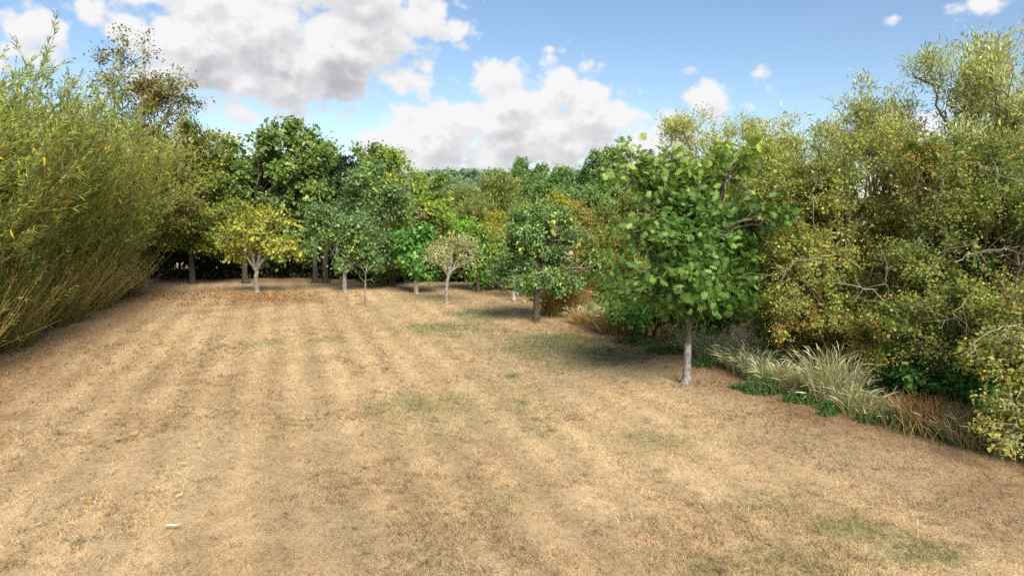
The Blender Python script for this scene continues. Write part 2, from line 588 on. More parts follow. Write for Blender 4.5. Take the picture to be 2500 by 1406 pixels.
def ground_colour(x, y):
    c = lawn_colour(x, y)
    e = edge_dist(x, y)
    soil = np.array([.10, .075, .045])
    c = c + (soil - c) * (sstep(.3, 1.2, e) * (1 - sstep(26, 34, y)))[:, None]
    c = c + (soil - c) * (1 - sstep(-1.2, -.1, hedge_dist(x, y)))[:, None] * (1 - sstep(22, 26, y))[:, None]
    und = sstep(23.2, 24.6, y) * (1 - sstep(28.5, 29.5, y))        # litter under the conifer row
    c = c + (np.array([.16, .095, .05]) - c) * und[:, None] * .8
    field = np.array([.50, .37, .20]) * (0.85 + .3 * fbm(x, y, .2, 3))[:, None]
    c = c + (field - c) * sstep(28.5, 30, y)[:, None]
    green = np.array([.10, .13, .04])
    c = c + (green - c) * sstep(45, 70, y)[:, None]
    return c


def axis(lo, hi, step, far_lo, far_hi):
    a = np.arange(lo, hi + step, step)
    g = step; up = []
    p = a[-1]
    while p < far_hi:
        g *= 1.22; p += g; up.append(p)
    g = step; dn = []
    p = a[0]
    while p > far_lo:
        g *= 1.22; p -= g; dn.append(p)
    return np.concatenate([np.array(dn[::-1]), a, np.array(up)])


def build_ground():
    xs = axis(-13, 9, .13, -900, 900); ys = axis(3.0, 27, .13, -200, 1500)
    X, Y = np.meshgrid(xs, ys)
    x, y = X.ravel(), Y.ravel()
    z = gz(x, y) + .02 * (fbm(x, y, 3.0, 3) - .5)
    c = ground_colour(x, y)
    nx, ny = len(xs), len(ys)
    i = np.arange(ny - 1)[:, None] * nx + np.arange(nx - 1)[None]
    q = np.stack([i, i + 1, i + nx + 1, i + nx], -1).reshape(-1, 4)
    me = build_mesh('ground', np.stack([x, y, z], 1), None, q, c, True)
    o = link('ground', me, M_GROUND)
    o['kind'] = 'structure'
    o['label'] = 'parched straw-coloured lawn with green patches'


build_ground()


def build_lawn_grass():
    rng = np.random.default_rng(5)
    n = 600000
    r = np.exp(rng.uniform(math.log(3.9), math.log(25), n)); r = r * (1 - .12 * rng.random(n))
    az = rng.uniform(-.80, .80, n)
    x, y = r * np.sin(az), r * np.cos(az)
    e = edge_dist(x, y); h = hedge_dist(x, y)
    keep = (e < .25) & (h > -.6) & (y < 24.5) & (y > 3.2)
    dn = fbm(x, y, 1.6, 3)
    keep &= rng.random(n) < (.35 + 1.3 * dn)
    x, y, r = x[keep], y[keep], r[keep]
    n = len(x)
    z = gz(x, y) + .02 * (fbm(x, y, 3.0, 3) - .5) - .004
    c = lawn_colour(x, y)
    g = np.clip(patch(x, y, GREENS), 0, 1)
    u = rng.random((n, 1))
    bl = np.where(u < .3, c * .85, np.where(u < .8, c * 1.06, c * np.array([1.35, 1.33, 1.3])))
    isg = rng.random(n) < (.02 + .62 * g)
    bl[isg] = np.array([.13, .185, .05]) * rng.uniform(.7, 1.3, (isg.sum(), 1))
    bl = bl * rng.uniform(.85, 1.15, (n, 1))
    lod = np.clip(r / 7.0, .8, 2.3)
    L = rng.uniform(.025, .075, n) * lod ** .5 * (1 + .5 * g)
    W = rng.uniform(.0015, .0031, n) * lod
    a = rng.uniform(0, 2 * np.pi, n); lean = rng.uniform(.6, 3.2, n)
    d = norm(np.stack([np.cos(a) * lean, np.sin(a) * lean, np.ones(n)], 1))
    b = norm(np.cross(d, rng.normal(size=(n, 3))))
    p = np.stack([x, y, z], 1)
    V = np.stack([p - b * W[:, None], p + b * W[:, None], p + d * L[:, None]], 1).reshape(-1, 3)
    t = np.arange(n * 3).reshape(-1, 3)
    m = MB(); m.add(V, t, None, np.repeat(bl, 3, axis=0))
    o = m.build('lawn_grass', M_DRYGRASS)
    tag(o, 'short dry straw-coloured mown grass covering the lawn', 'grass', kind='stuff')


build_lawn_grass()


def build_tufts():
    rng = np.random.default_rng(15)
    n = 24000
    r = np.exp(rng.uniform(math.log(4.0), math.log(15), n)); az = rng.uniform(-.8, .8, n)
    x, y = r * np.sin(az), r * np.cos(az)
    keep = (edge_dist(x, y) < .1) & (hedge_dist(x, y) > 0) & (y > 3.3) & (rng.random(n) < sstep(.42, .68, fbm(x + 5, y + 2, 1.1, 4)) + .12)
    x, y = x[keep], y[keep]
    for bp in ((627, 716), (841, 713), (961, 700), (1016, 718), (1089, 741), (1254, 733), (1308, 788), (1676, 936), (891, 741), (1167, 712), (330, 705)):
        c0 = G(*bp); q = rng.normal(size=(46, 2)) * np.array([.13, .11])
        x = np.concatenate([x, c0[0] + q[:, 0]]); y = np.concatenate([y, c0[1] + q[:, 1]])
    r = np.hypot(x, y)
    per = 9; m = len(x) * per
    ti = np.repeat(np.arange(len(x)), per)
    px_ = x[ti] + rng.normal(size=m) * .022; py_ = y[ti] + rng.normal(size=m) * .022
    z = gz(px_, py_) + .02 * (fbm(px_, py_, 3.0, 3) - .5) - .004
    c = lawn_colour(x, y)[ti]
    kind = rng.random(len(x))[ti]
    k = np.where(kind < .45, 1.40, np.where(kind < .8, .45, 1.0))[:, None]
    c = c * k * rng.uniform(.8, 1.2, (m, 1))
    gr = kind > .93
    c[gr] = np.array([.16, .19, .07]) * rng.uniform(.7, 1.3, (gr.sum(), 1))
    a = rng.uniform(0, 6.28, m); lean = rng.uniform(.3, 1.8, m)
    d = norm(np.stack([np.cos(a) * lean, np.sin(a) * lean, np.ones(m)], 1))
    L = rng.uniform(.035, .085, m); W = rng.uniform(.0013, .0024, m) * np.clip(r[ti] / 7, .9, 2)
    b = norm(np.cross(d, rng.normal(size=(m, 3))))
    p = np.stack([px_, py_, z], 1)
    mid = p + d * (L * .55)[:, None]
    tip = p + d * L[:, None] - np.array([0, 0, 1.0]) * (L * .22)[:, None]
    V = np.stack([p - b * W[:, None], p + b * W[:, None], mid + b * (W * .8)[:, None], mid - b * (W * .8)[:, None], tip], 1).reshape(-1, 3)
    o5 = np.arange(m)[:, None] * 5
    mb = MB(); mb.add(V, (o5 + np.array([3, 2, 4])), (o5 + np.array([0, 1, 2, 3])), np.repeat(c, 5, axis=0))
    o = mb.build('grass_tufts', M_DRYGRASS)
    tag(o, 'small straw and brown grass tufts standing out of the mown lawn', 'grass', kind='stuff')


build_tufts()


# ------------------------------------------------------------------ trees
def kmeans(rng, X, k, it=7):
    k = min(k, len(X))
    C = X[rng.choice(len(X), k, replace=False)].copy()
    for _ in range(it):
        D = ((X[:, None, :] - C[None]) ** 2).sum(-1)
        a = D.argmin(1)
        for d in range(X.shape[1]):
            s = np.bincount(a, X[:, d], k); n = np.bincount(a, minlength=k)
            C[:, d] = np.where(n > 0, s / np.maximum(n, 1), C[:, d])
    return C, a


def bez(p0, p1, p2, p3, k):
    t = np.linspace(0, 1, k)[None, :, None]
    return p0[:, None] * (1 - t) ** 3 + 3 * p1[:, None] * t * (1 - t) ** 2 + 3 * p2[:, None] * t ** 2 * (1 - t) + p3[:, None] * t ** 3


def at_curve(C, idx, t):
    k = C.shape[1]
    f = t * (k - 1); i = np.minimum(f.astype(int), k - 2); f = (f - i)[:, None]
    return C[idx, i] * (1 - f) + C[idx, i + 1] * f


class Clump:
    def __init__(self, x):
        s = np.random.default_rng(x)
        self.k = s.normal(size=(5, 3)); self.p = s.uniform(0, 6.28, 5)

    def __call__(self, X, scale):
        return np.sin(X @ (self.k.T * scale) + self.p).mean(1)


def crown_tree(seed, base, blobs, n_tw, n2, n1, trunk_r, fork, bark, pal, leaf='diamond', size=(.06, .04), per=12, twig_bark=None,
               up=.15, droop=.3, gap=-.15, gap_scale=2.2, spread=.10, stems=1, mat=None, shell=2.2, twig_r=.006, lean=None, top=None, flat=.8, thin_top=0.0,
               twig_len=None, size_var=.35, extra=None, twig_keep=.3, shoots=.07, lump=.5, sub=6):
    """base in world; blobs world ellipsoids [(c(3), r(3), weight)].  returns dict of MBs in coordinates local to base"""
    rng = np.random.default_rng(seed)
    if sub:
        more = []
        for b_ in blobs:
            for _ in range(sub):
                dv = norm(rng.normal(size=3)); dv[2] = dv[2] * .9 + .05
                f = rng.uniform(.28, .46)
                more.append((b_[0] + dv * b_[1] * rng.uniform(.72, .98), np.full(3, np.mean(b_[1])) * f * np.array([1.1, 1.1, .85]), (b_[2] if len(b_) > 2 else 1.0) * 2.6))
        blobs = [(b_[0], b_[1] * .86, b_[2] if len(b_) > 2 else 1.0) for b_ in blobs] + more
    C = np.array([b[0] for b in blobs]) - base
    R = np.array([b[1] for b in blobs]); wt = np.array([b[2] if len(b) > 2 else 1.0 for b in blobs])
    w = np.prod(R, 1) ** .8 * wt; w /= w.sum()
    cl = Clump(seed + 1)
    pts = []
    zmax = (C[:, 2] + R[:, 2]).max(); zmin = (C[:, 2] - R[:, 2]).min()
    while sum(len(p) for p in pts) < n_tw:
        k = rng.choice(len(blobs), n_tw, p=w)
        d = norm(rng.normal(size=(n_tw, 3)))
        # lumpy outline
        lm = 1 + lump * cl(d * 1.6 + C[k], 1.8)
        r = rng.random(n_tw) ** (1 / shell) * lm
        far = rng.random(n_tw) < shoots * (d[:, 2] > -.2)
        r = np.where(far, r.clip(.85) * rng.uniform(1.05, 1.38, n_tw), r)
        X = C[k] + d * R[k] * r[:, None]
        keep = cl(X, gap_scale) + rng.normal(size=n_tw) * .12 > gap
        if thin_top:
            keep &= rng.random(n_tw) > thin_top * sstep(.35, 1.0, (X[:, 2] - zmin) / (zmax - zmin))
        keep &= X[:, 2] > .12
        pts.append(X[keep])
    X = np.concatenate(pts)[:n_tw]
    c2, a2 = kmeans(rng, X, n2)
    c1, a1 = kmeans(rng, c2, n1)
    # trunk
    cen = (C * w[:, None]).sum(0)
    tp = np.array([cen[0], cen[1], cen[2] + .25 * (zmax - cen[2])]) if top is None else np.array(top) - base
    K = 9
    tt = np.array([0, .015, .04, .12, .25, .42, .6, .8, 1.0])
    tr = np.zeros((1, K, 3))
    hgt = tp[2]
    st = fork / max(hgt, .01)
    hx = sstep(st * .6, 1.0, tt)
    l0 = np.zeros(2) if lean is None else np.array(lean)
    for ax in (0, 1):
        tr[0, :, ax] = tp[ax] * hx + l0[ax] * tt * (1 - hx) + rng.normal(size=K) * .03 * hgt * tt * (1 - .5 * tt) * .5
    tr[0, :, 2] = hgt * tt
    tR = trunk_r * np.interp(tt, [0, .015, .04, .12, max(st, .15), 1], [1.75, 1.28, 1.02, .90, .76, .22])[None]
    trunk = MB(); limbs = MB(); crown = MB()
    v, q = tubes(tr, tR, 9); trunk.add(v, None, q)
    # limbs
    t1 = np.clip((fork + (c1[:, 2] - fork) * .30 * rng.uniform(.2, 1.3, len(c1))) / hgt, st, .96)
    if stems > 1:
        s_ = np.argsort(c1[:, 2])
        t1[s_] = np.where(np.arange(len(s_)) < len(s_) * .75, st, t1[s_])
    p0 = at_curve(tr, np.zeros(len(c1), int), np.interp(t1, tt, np.linspace(0, 1, K)))
    dl = np.linalg.norm(c1 - p0, axis=1, keepdims=True)
    out = norm((c1 - p0) * np.array([1, 1, .3]))
    p1 = p0 + dl * (.30 * out + np.array([0, 0, .25 + up])) * .8
    p2 = c1 - dl * .22 * norm(c1 - p0) + rng.normal(size=c1.shape) * dl * .06
    L1 = bez(p0, p1, p2, c1, 8)
    L1[:, 1:-1] += rng.normal(size=(len(c1), 6, 3)) * .022 * dl[:, None]
    r1 = trunk_r * .52 * (dl[:, 0] / dl.max()) ** .4
    R1 = r1[:, None] * np.linspace(1, .35, 8)[None]
    v, q = tubes(L1, R1, 6); trunk.add(v, None, q)
    t2 = rng.uniform(.25, 1.0, len(c2))
    q0 = at_curve(L1, a1, t2)
    dl2 = np.linalg.norm(c2 - q0, axis=1, keepdims=True)
    tan1 = norm(at_curve(L1, a1, np.minimum(t2 + .1, 1.0)) - at_curve(L1, a1, np.maximum(t2 - .1, 0)))
    L2 = bez(q0, q0 + dl2 * .35 * tan1, c2 - dl2 * .2 * norm(c2 - q0) + np.array([0, 0, -.05]) * dl2, c2, 6)
    L2[:, 1:-1] += rng.normal(size=(len(c2), 4, 3)) * .035 * dl2[:, None]
    r2 = np.minimum(r1[a1] * .45, .03)
    v, q = tubes(L2, r2[:, None] * np.linspace(1, .4, 6)[None], 4); limbs.add(v, None, q)
    t3 = rng.uniform(.35, 1.0, len(X))
    u0 = at_curve(L2, a2, t3)
    tan2 = norm(L2[a2, -1] - L2[a2, 0])
    if twig_len is not None:
        dv = X - u0; ln = np.linalg.norm(dv, axis=1, keepdims=True)
        u0 = np.where(ln > twig_len, X - dv / np.maximum(ln, 1e-6) * twig_len, u0)
    dl3 = np.linalg.norm(X - u0, axis=1, keepdims=True)
    L3 = bez(u0, u0 + dl3 * .3 * tan2 + np.array([0, 0, up]) * dl3 * .5, X - dl3 * .2 * norm(X - u0) + np.array([0, 0, .12]) * dl3 * (1 - droop * 2), X + np.array([0, 0, -droop * .15]) * dl3, 5)
    tk = L3[rng.random(len(X)) < twig_keep][:, [0, 2, 4]]
    v, q = tubes(tk, np.linspace(twig_r, twig_r * .35, 3)[None] * np.ones((len(tk), 1)), 3); limbs.add(v, None, q)
    # leaves
    n = len(X) * per
    ti = np.repeat(np.arange(len(X)), per)
    tl = rng.uniform(.15, 1.0, n) ** .75
    lp = at_curve(L3, ti, tl)
    lp = lp + rng.normal(size=(n, 3)) * spread * np.array([1, 1, .85])
    tg = norm(at_curve(L3, ti, np.minimum(tl + .15, 1)) - at_curve(L3, ti, np.maximum(tl - .15, 0)))
    rv = norm(rng.normal(size=(n, 3)))
    d = norm(tg * .6 + rv * .75 + np.array([0, 0, -droop + up * .5]))
    outv = norm(lp - cen) * .5
    nn = norm(np.array([0, 0, flat]) + rng.normal(size=(n, 3)) * .5 + outv)
    L = size[0] * (1 + rng.normal(size=n) * size_var).clip(.45, 1.8); W = L * size[1] / size[0] * rng.uniform(.8, 1.2, n)
    cb = rng.random(len(c2)); bias = .65 * cb[a2[ti]] + .35 * (.5 + .5 * cl(lp, 1.2))
    col = pick(rng, pal, n, bias)
    if extra is not None:
        col = extra(rng, lp + base, col)
    v, t, c = leaves(lp, d, nn, L, W, leaf, col)
    crown.add(v, t, None, c)
    return dict(trunk=trunk, limbs=limbs, crown=crown, L1=L1, L2=L2, L3=L3, ti=ti, rng=rng, leaf=(lp, d, nn, L, W, col), tips=X, base=base)


def pblob(px, py, rx, ry, depth, w=1.0, deep=.85):
    c = P(px, py, depth)
    k = depth / F
    k *= 1.1
    return (c, np.array([rx * k, max(rx * k * deep, .25), ry * k]), w)


def plant(name, label, cat, base, r, bark, twig, leafm, group=None, leaf_part='crown'):
    o = thing(name, label, cat, Vector(base), group)
    r['trunk'].build('trunk', bark, o, True)
    r['limbs'].build('branches', twig, o)
    if leaf_part:
        r['crown'].build('crown', leafm, o)
    return o


# palettes (albedo; the far wood's is greyed for haze)
def pal(*a):
    return [(H(h, 1.3), w) for h, w in a]


P_BIRCH_BROWN = pal(('7a6440', 3), ('8a6e42', 3), ('74703e', 2), ('64523a', 2), ('8a8048', 2))
P_GOLD = pal(('667434', 5), ('788238', 4), ('8e8c3c', 2.2), ('a48e40', .9), ('586c30', 5))
P_MAPLE = pal(('566a34', 5), ('66783c', 4), ('78894a', 3), ('949e5c', 1.3), ('4a5e30', 3))
P_YELLOW = pal(('869038', 5), ('9ca042', 4), ('b0aa4c', 3), ('c2ba62', 1.6), ('a8964a', .5), ('8c963e', 4))
P_SILVER = pal(('5a7044', 5), ('6c8052', 4), ('7e9062', 2), ('50683c', 4), ('5e844c', 2), ('949a48', .9))
P_YGREEN = pal(('788838', 4), ('8c983e', 3), ('667a34', 4), ('a8a044', 1.5), ('56702f', 3))
P_GREEN = pal(('4e7434', 4), ('5c843c', 4), ('426630', 4), ('789a4c', 1.5))
P_LIME = pal(('6a9038', 4), ('7a9e42', 3), ('5c8236', 3), ('8cae50', 1))
P_OLIVE = pal(('6f7a3e', 4), ('7d8648', 4), ('5f6c38', 3), ('929652', 2), ('8a8040', 1))
P_TANLEAF = pal(('b4a878', 4), ('c0b68a', 3), ('a2986c', 3), ('949466', 3), ('c8c09a', 1.5), ('90a062', 2.5))
P_PEAR = pal(('4a6434', 4), ('5a7440', 5), ('6c844e', 3), ('7c9058', 1.5), ('40582e', 3), ('c8b848', .4))
P_MIDYEL = pal(('8a8c38', 4), ('9c983e', 3), ('7a8238', 3), ('b0a044', 1.5), ('6c7a36', 2))
P_RUST = pal(('948048', 3), ('887e44', 3), ('a08c54', 2), ('7c8242', 4), ('908648', 2))
P_HAW = pal(('76803c', 5), ('848c44', 5), ('90944c', 2.5), ('667434', 5), ('7e7a42', 2.5), ('9c9854', 1.5), ('a88c48', .5))
P_HAWLIGHT = pal(('7e8a40', 4), ('90964c', 4), ('687838', 2), ('a4a058', 2), ('b0a860', 1), ('b08440', .5))
P_WILLOWBACK = pal(('9aa062', 4), ('a8ac6e', 3), ('8a9456', 4), ('b8ba84', 2), ('a09a56', 2))
P_OSIER = pal(('90a052', 3), ('74823e', 4), ('869448', 4), ('667a44', 4), ('9ca64e', 2.5), ('acae56', 1.2), ('7c8e62', 2.5), ('b09a3c', .7))
P_CONIFER = pal(('33482a', 4), ('3e5630', 4), ('2a3e24', 3), ('4c643c', 2))
P_WOOD = pal(('506838', 4), ('5e7440', 4), ('6e824a', 2.5), ('445c30', 4), ('808e54', 1.4))
P_WOODFAR_HAZY = pal(('647660', 4), ('6c7e64', 3), ('586c58', 4), ('788664', 2), ('848e68', 1))  # greyed leaf colours: distance haze painted into the far wood

for _p, _k in ((P_WOOD, 1.45), (P_WOODFAR_HAZY, 1.55), (P_MAPLE, 1.3), (P_SILVER, 1.3), (P_PEAR, 1.3), (P_GREEN, 1.2), (P_YGREEN, 1.2), (P_GOLD, 1.2), (P_OLIVE, 1.2), (P_LIME, 1.15), (P_MIDYEL, 1.1), (P_HAW, 1.26), (P_WILLOWBACK, 1.15), (P_OSIER, 1.15)):
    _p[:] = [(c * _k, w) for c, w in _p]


def g0(x, y):
    return np.array([x, y, float(gz(np.array([x]), np.array([y]))[0])])


def GB(px, py):
    p = G(px, py)
    return g0(p[0], p[1])


# ---- far woods on the hill and the nearer wood
def far_tree_mesh(seed, palette, Rr, Hh, size, nt, per):
    base = np.zeros(3)
    rng = np.random.default_rng(seed)
    bl = [(np.array([0, 0, Hh * .58]), np.array([Rr, Rr, Hh * .40]), 1)]
    for i in range(6):
        a = rng.uniform(0, 6.28)
        bl.append((np.array([math.cos(a) * Rr * .6, math.sin(a) * Rr * .6, Hh * rng.uniform(.4, .8)]), np.array([Rr * .5, Rr * .5, Hh * .2]), 1.2))
    return crown_tree(seed, base, bl, nt, 60, 8, Rr * .06, Hh * .2, BARK_DARK, palette, 'diamond', size, per, up=.1, droop=.1, gap=-.1, gap_scale=.55, spread=size[0] * .8, twig_r=.03, shell=3.0, flat=1.2)


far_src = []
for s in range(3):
    r = far_tree_mesh(900 + s, P_WOODFAR_HAZY, 5.0, 11.0, (.55, .42), 520, 12)
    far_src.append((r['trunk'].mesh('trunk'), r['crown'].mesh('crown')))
near_src = []
for s in range(3):
    r = far_tree_mesh(950 + s, P_WOOD, 4.2, 10.0, (.30, .24), 900, 16)
    near_src.append((r['trunk'].mesh('trunk'), r['limbs'].mesh('branches'), r['crown'].mesh('crown')))


def put_tree(name, label, group, src, loc, sc, rz):
    o = thing(name, label, 'tree', Vector(loc), group)
    o.rotation_euler = (0, 0, rz); o.scale = sc
    for nm, me in zip(('trunk', 'crown') if len(src) == 2 else ('trunk', 'branches', 'crown'), src):
        link(nm, me, (M_LEAF if nm == 'crown' else BARK_DARK), o)
    return o


rng = np.random.default_rng(31)
# distant hill: rows of trees, the crests traced by what the photograph shows between the near trees
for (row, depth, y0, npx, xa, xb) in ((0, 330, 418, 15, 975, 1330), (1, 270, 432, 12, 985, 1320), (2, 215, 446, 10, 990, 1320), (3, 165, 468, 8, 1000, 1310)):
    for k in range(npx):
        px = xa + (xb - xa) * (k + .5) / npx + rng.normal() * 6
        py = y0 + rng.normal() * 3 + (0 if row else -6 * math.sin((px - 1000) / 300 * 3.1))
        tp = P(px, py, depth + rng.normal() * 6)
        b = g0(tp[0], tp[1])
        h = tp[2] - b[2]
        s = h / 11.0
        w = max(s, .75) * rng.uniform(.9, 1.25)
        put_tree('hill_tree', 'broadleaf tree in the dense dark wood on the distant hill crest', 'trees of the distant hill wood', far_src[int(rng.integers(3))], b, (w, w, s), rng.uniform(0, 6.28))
NEARWOOD = [(1292, 380, 88, 42, 'tall dark tree at the open end of the wood, above the yellow shrub'), (1348, 398, 84, 50, 'broad dark tree second from the open end of the wood'),
            (1405, 384, 88, 58, 'rounded dark tree in the middle of the wood behind the pear tree'), (1468, 352, 84, 60, 'grey-green tall tree of the wood beside the red oak top'),
            (1535, 366, 88, 60, 'dark wood tree partly hidden behind the oak top shoots'), (1268, 432, 80, 44, 'low rounded tree at the foot of the wood edge, beside the willow bush'),
            (1330, 440, 74, 46, 'deep green lower tree in front of the wood, above the yellow shrub'), (1440, 432, 74, 50, 'deep green lower tree in front of the wood, above the rusty shrub'),
            (1500, 440, 78, 52, 'lower wood tree beside the red oak crown'), (1590, 405, 85, 66, 'wood tree glimpsed behind the oak and the pale willow'),
            (1385, 452, 66, 40, 'dark bushy tree at the foot of the wood over the pear tree')]
for k, (px, py, d, hw, lab) in enumerate(NEARWOOD):
    tp = P(px, py, d); b = g0(tp[0], tp[1]); h = tp[2] - b[2]
    w = hw * d / F / 4.2
    put_tree('woodland_tree', lab, 'trees of the wood beyond the garden', near_src[k % 3], b, (w * 1.15, w * 1.15, h / 10.0), k * 1.3)

# ---- conifer row at the end of the lawn
con = []
for s in range(2):
    r = crown_tree(700 + s, np.zeros(3), [(np.array([0, 0, 1.2]), np.array([.95, .95, .75]), 1.5), (np.array([0, 0, 2.5]), np.array([.7, .7, 1.1]), 1), (np.array([0, 0, 3.4]), np.array([.4, .4, .8]), .8)],
                   700, 60, 14, .055, .9, BARK_DARK, P_CONIFER, 'spray', (.20, .13), 9, up=-.1, droop=.35, gap=-.6, spread=.08, shell=3.0, top=(0, 0, 4.1), flat=.6)
    con.append((r['trunk'].mesh('trunk', True), r['limbs'].mesh('branches'), r['crown'].mesh('crown')))
k = 0
for px in list(range(300, 900, 27)):
    d = 26.3 + rng.normal() * .35
    x = (px - 1250 + rng.normal() * 8) / F * d
    put_tree('conifer_tree', 'dark conifer in the shaded row closing the far end of the lawn', 'conifers in the row at the end of the lawn', con[k % 2], g0(x, d), (1.05, 1.05, rng.uniform(.95, 1.12)), rng.uniform(0, 6.28))
    k += 1

# shaded undergrowth between the conifer stems
_r = np.random.default_rng(44)
_n = 5000
_x = (_r.uniform(270, 960, _n) - 1250) / F * 27.2; _y = 26.6 + _r.normal(size=_n) * .5
_d = norm(np.stack([_r.normal(size=_n) * .6, _r.normal(size=_n) * .6, np.ones(_n)], 1))
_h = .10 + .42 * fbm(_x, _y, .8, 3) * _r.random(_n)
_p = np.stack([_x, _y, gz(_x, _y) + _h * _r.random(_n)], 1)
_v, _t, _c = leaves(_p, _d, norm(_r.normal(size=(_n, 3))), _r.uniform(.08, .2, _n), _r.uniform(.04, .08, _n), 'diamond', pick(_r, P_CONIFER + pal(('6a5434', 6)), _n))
_m = MB(); _m.add(_v, _t, None, _c)
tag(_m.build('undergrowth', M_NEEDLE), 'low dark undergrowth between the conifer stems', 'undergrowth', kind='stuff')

# ---- background shrubs and trees between pear tree and wood
def simple(seed, name, label, basep, blobs, pl, n=1400, leaf='diamond', size=(.07, .05), per=14, bark=BARK_BROWN, tr=.06, fork=.5, mat=None, twig=BARK_TWIG, cat='tree', n2=70, n1=9, **kw):
    r = crown_tree(seed, basep, blobs, n, n2, n1, tr, fork, bark, pl, leaf, size, per, **kw)
    o = plant(name, label, cat, basep, r, bark, twig, mat or M_LEAF)
    return o, r


def below(px, d):
    x = (px - 1250) / F * d
    return g0(x, d)


simple(101, 'willow_bush', 'rounded pale green willow bush in front of the distant hill', below(1190, 38), [pblob(1190, 545, 95, 95, 38), pblob(1150, 560, 60, 70, 38), pblob(1235, 545, 60, 70, 38)], P_OLIVE,
       1800, 'diamond', (.18, .05), 13, cat='bush', up=.9, droop=-.5, gap=-.5, fork=.3, spread=.12)
simple(102, 'yellow_green_shrub', 'yellow-green feathery shrub above the pear tree', below(1335, 33), [pblob(1330, 545, 65, 65, 33), pblob(1345, 500, 40, 35, 33), pblob(1290, 560, 55, 60, 33)], P_MIDYEL, 1500, 'diamond', (.12, .06), 14, cat='shrub', gap=-.3)
simple(103, 'rusty_shrub', 'rusty orange-brown shrub between yellow shrub and oak', below(1405, 34), [pblob(1405, 560, 55, 60, 34), pblob(1390, 530, 40, 40, 34)], P_RUST, 1200, 'diamond', (.12, .06), 14, cat='shrub', gap=-.3)
simple(104, 'lime_green_shrub', 'bright lime green shrub behind the tan-leaved dying tree', below(1105, 29), [pblob(1080, 580, 75, 55, 29), pblob(1150, 600, 60, 60, 29)], P_LIME, 1500, 'diamond', (.11, .055), 14, cat='shrub', gap=-.35)
simple(105, 'golden_shrub', 'golden yellow shrub behind the left side of the pear tree', below(1225, 28), [pblob(1220, 590, 45, 75, 28), pblob(1205, 640, 50, 70, 28)], P_MIDYEL, 1200, 'diamond', (.10, .05), 13, cat='shrub', gap=-.2)
simple(106, 'ochre_willow_shrub', 'ochre-green feathery shrub between pear tree and red oak', below(1478, 21), [pblob(1478, 630, 50, 75, 21), pblob(1465, 680, 55, 60, 21)], P_MIDYEL + P_OLIVE, 1300, 'diamond', (.13, .034), 14, cat='shrub', up=.6, droop=-.2, gap=-.3)
simple(107, 'olive_willow_shrub', 'olive willow shrub with upright pale shoots behind the red oak', below(1560, 24), [pblob(1550, 560, 85, 85, 24), pblob(1500, 560, 60, 60, 24), pblob(1620, 540, 80, 90, 24), pblob(1560, 650, 110, 70, 24)], P_OLIVE, 2400, 'diamond', (.13, .032), 14, cat='shrub', up=.7, droop=-.3, gap=-.35)

# ---- trees along the far end of the lawn
B = GB(330, 705)
simple(110, 'birch_tree', 'white-stemmed birch with sparse brown autumn leaves at its top, behind the willows', B,
       [pblob(360, 330, 120, 130, 21.8), pblob(330, 190, 110, 85, 21.8, .28), pblob(360, 110, 90, 55, 21.8, .16), pblob(430, 240, 70, 70, 21.8, .4), pblob(290, 120, 60, 40, 21.8, .12), pblob(400, 480, 110, 110, 21.8)],
       P_BIRCH_BROWN + P_GOLD[:1], 1500, 'diamond', (.075, .055), 15, BARK_BIRCH, .11, 1.7, up=.5, droop=.25, gap=-.2, n2=110, n1=12, twig_len=.9, thin_top=.45, sub=2, shoots=.15, top=P(345, 90, 21.8))
B = GB(470, 692)
simple(111, 'golden_leaved_tree', 'tree with drooping golden and olive leaves behind the small yellow tree', B,
       [pblob(480, 400, 75, 110, 23.5), pblob(500, 500, 85, 110, 23.5), pblob(440, 350, 60, 90, 23.5), pblob(430, 560, 100, 80, 23.5), pblob(540, 430, 40, 60, 23.5)],
       P_GOLD, 2300, 'ovate', (.075, .055), 11, BARK_DARK, .1, 1.3, droop=.5, gap=-.2, n2=120, n1=12)
B = GB(600, 691)
simple(112, 'maple_tree', 'tall dark green maple with leaning trunk, highest of the far trees', B,
       [pblob(690, 390, 90, 85, 25), pblob(690, 310, 38, 38, 25, .7), pblob(600, 400, 80, 80, 25), pblob(620, 490, 120, 100, 25), pblob(730, 480, 70, 110, 25), pblob(760, 370, 40, 45, 25, .8), pblob(560, 560, 90, 70, 25), pblob(720, 590, 70, 60, 25)],
       P_MAPLE, 3000, 'ovate', (.12, .11), 10, BARK_DARK, .10, 1.0, droop=.4, gap=-.22, n2=140, n1=14, lean=(-.2, 0))
B = GB(770, 690)
simple(125, 'dark_green_tree', 'dense dark green tree filling the gap beside the tall maple', B, [pblob(775, 440, 70, 90, 27), pblob(790, 540, 80, 90, 27)], P_MAPLE + P_SILVER, 1500, 'diamond', (.11, .085), 11, BARK_DARK, .1, 1.0, gap=-.3, n2=80)
B = GB(795, 690)
simple(113, 'yellow_topped_tree', 'green tree with yellowing spiky top behind the grey-stemmed tree', B,
       [pblob(830, 400, 75, 65, 26.5), pblob(850, 470, 90, 80, 26.5), pblob(800, 450, 60, 80, 26.5), pblob(900, 400, 60, 45, 26.5, .8)], P_YGREEN + P_MAPLE, 2000, 'diamond', (.10, .075), 12, BARK_DARK, .11, 1.0, gap=-.2, up=.35, n2=90, n1=11)
B = GB(945, 694)
simple(114, 'yellow_green_tree', 'yellow-green leafy tree at the end of the tall far row', B,
       [pblob(945, 400, 60, 50, 27), pblob(960, 470, 85, 75, 27), pblob(1030, 480, 60, 65, 27), pblob(1060, 520, 55, 55, 27), pblob(1000, 560, 80, 60, 27)], P_YGREEN, 2400, 'ovate', (.12, .06), 10, BARK_DARK, .12, 1.0, droop=.6, gap=-.22, n2=100, n1=12)
B = GB(841, 713)
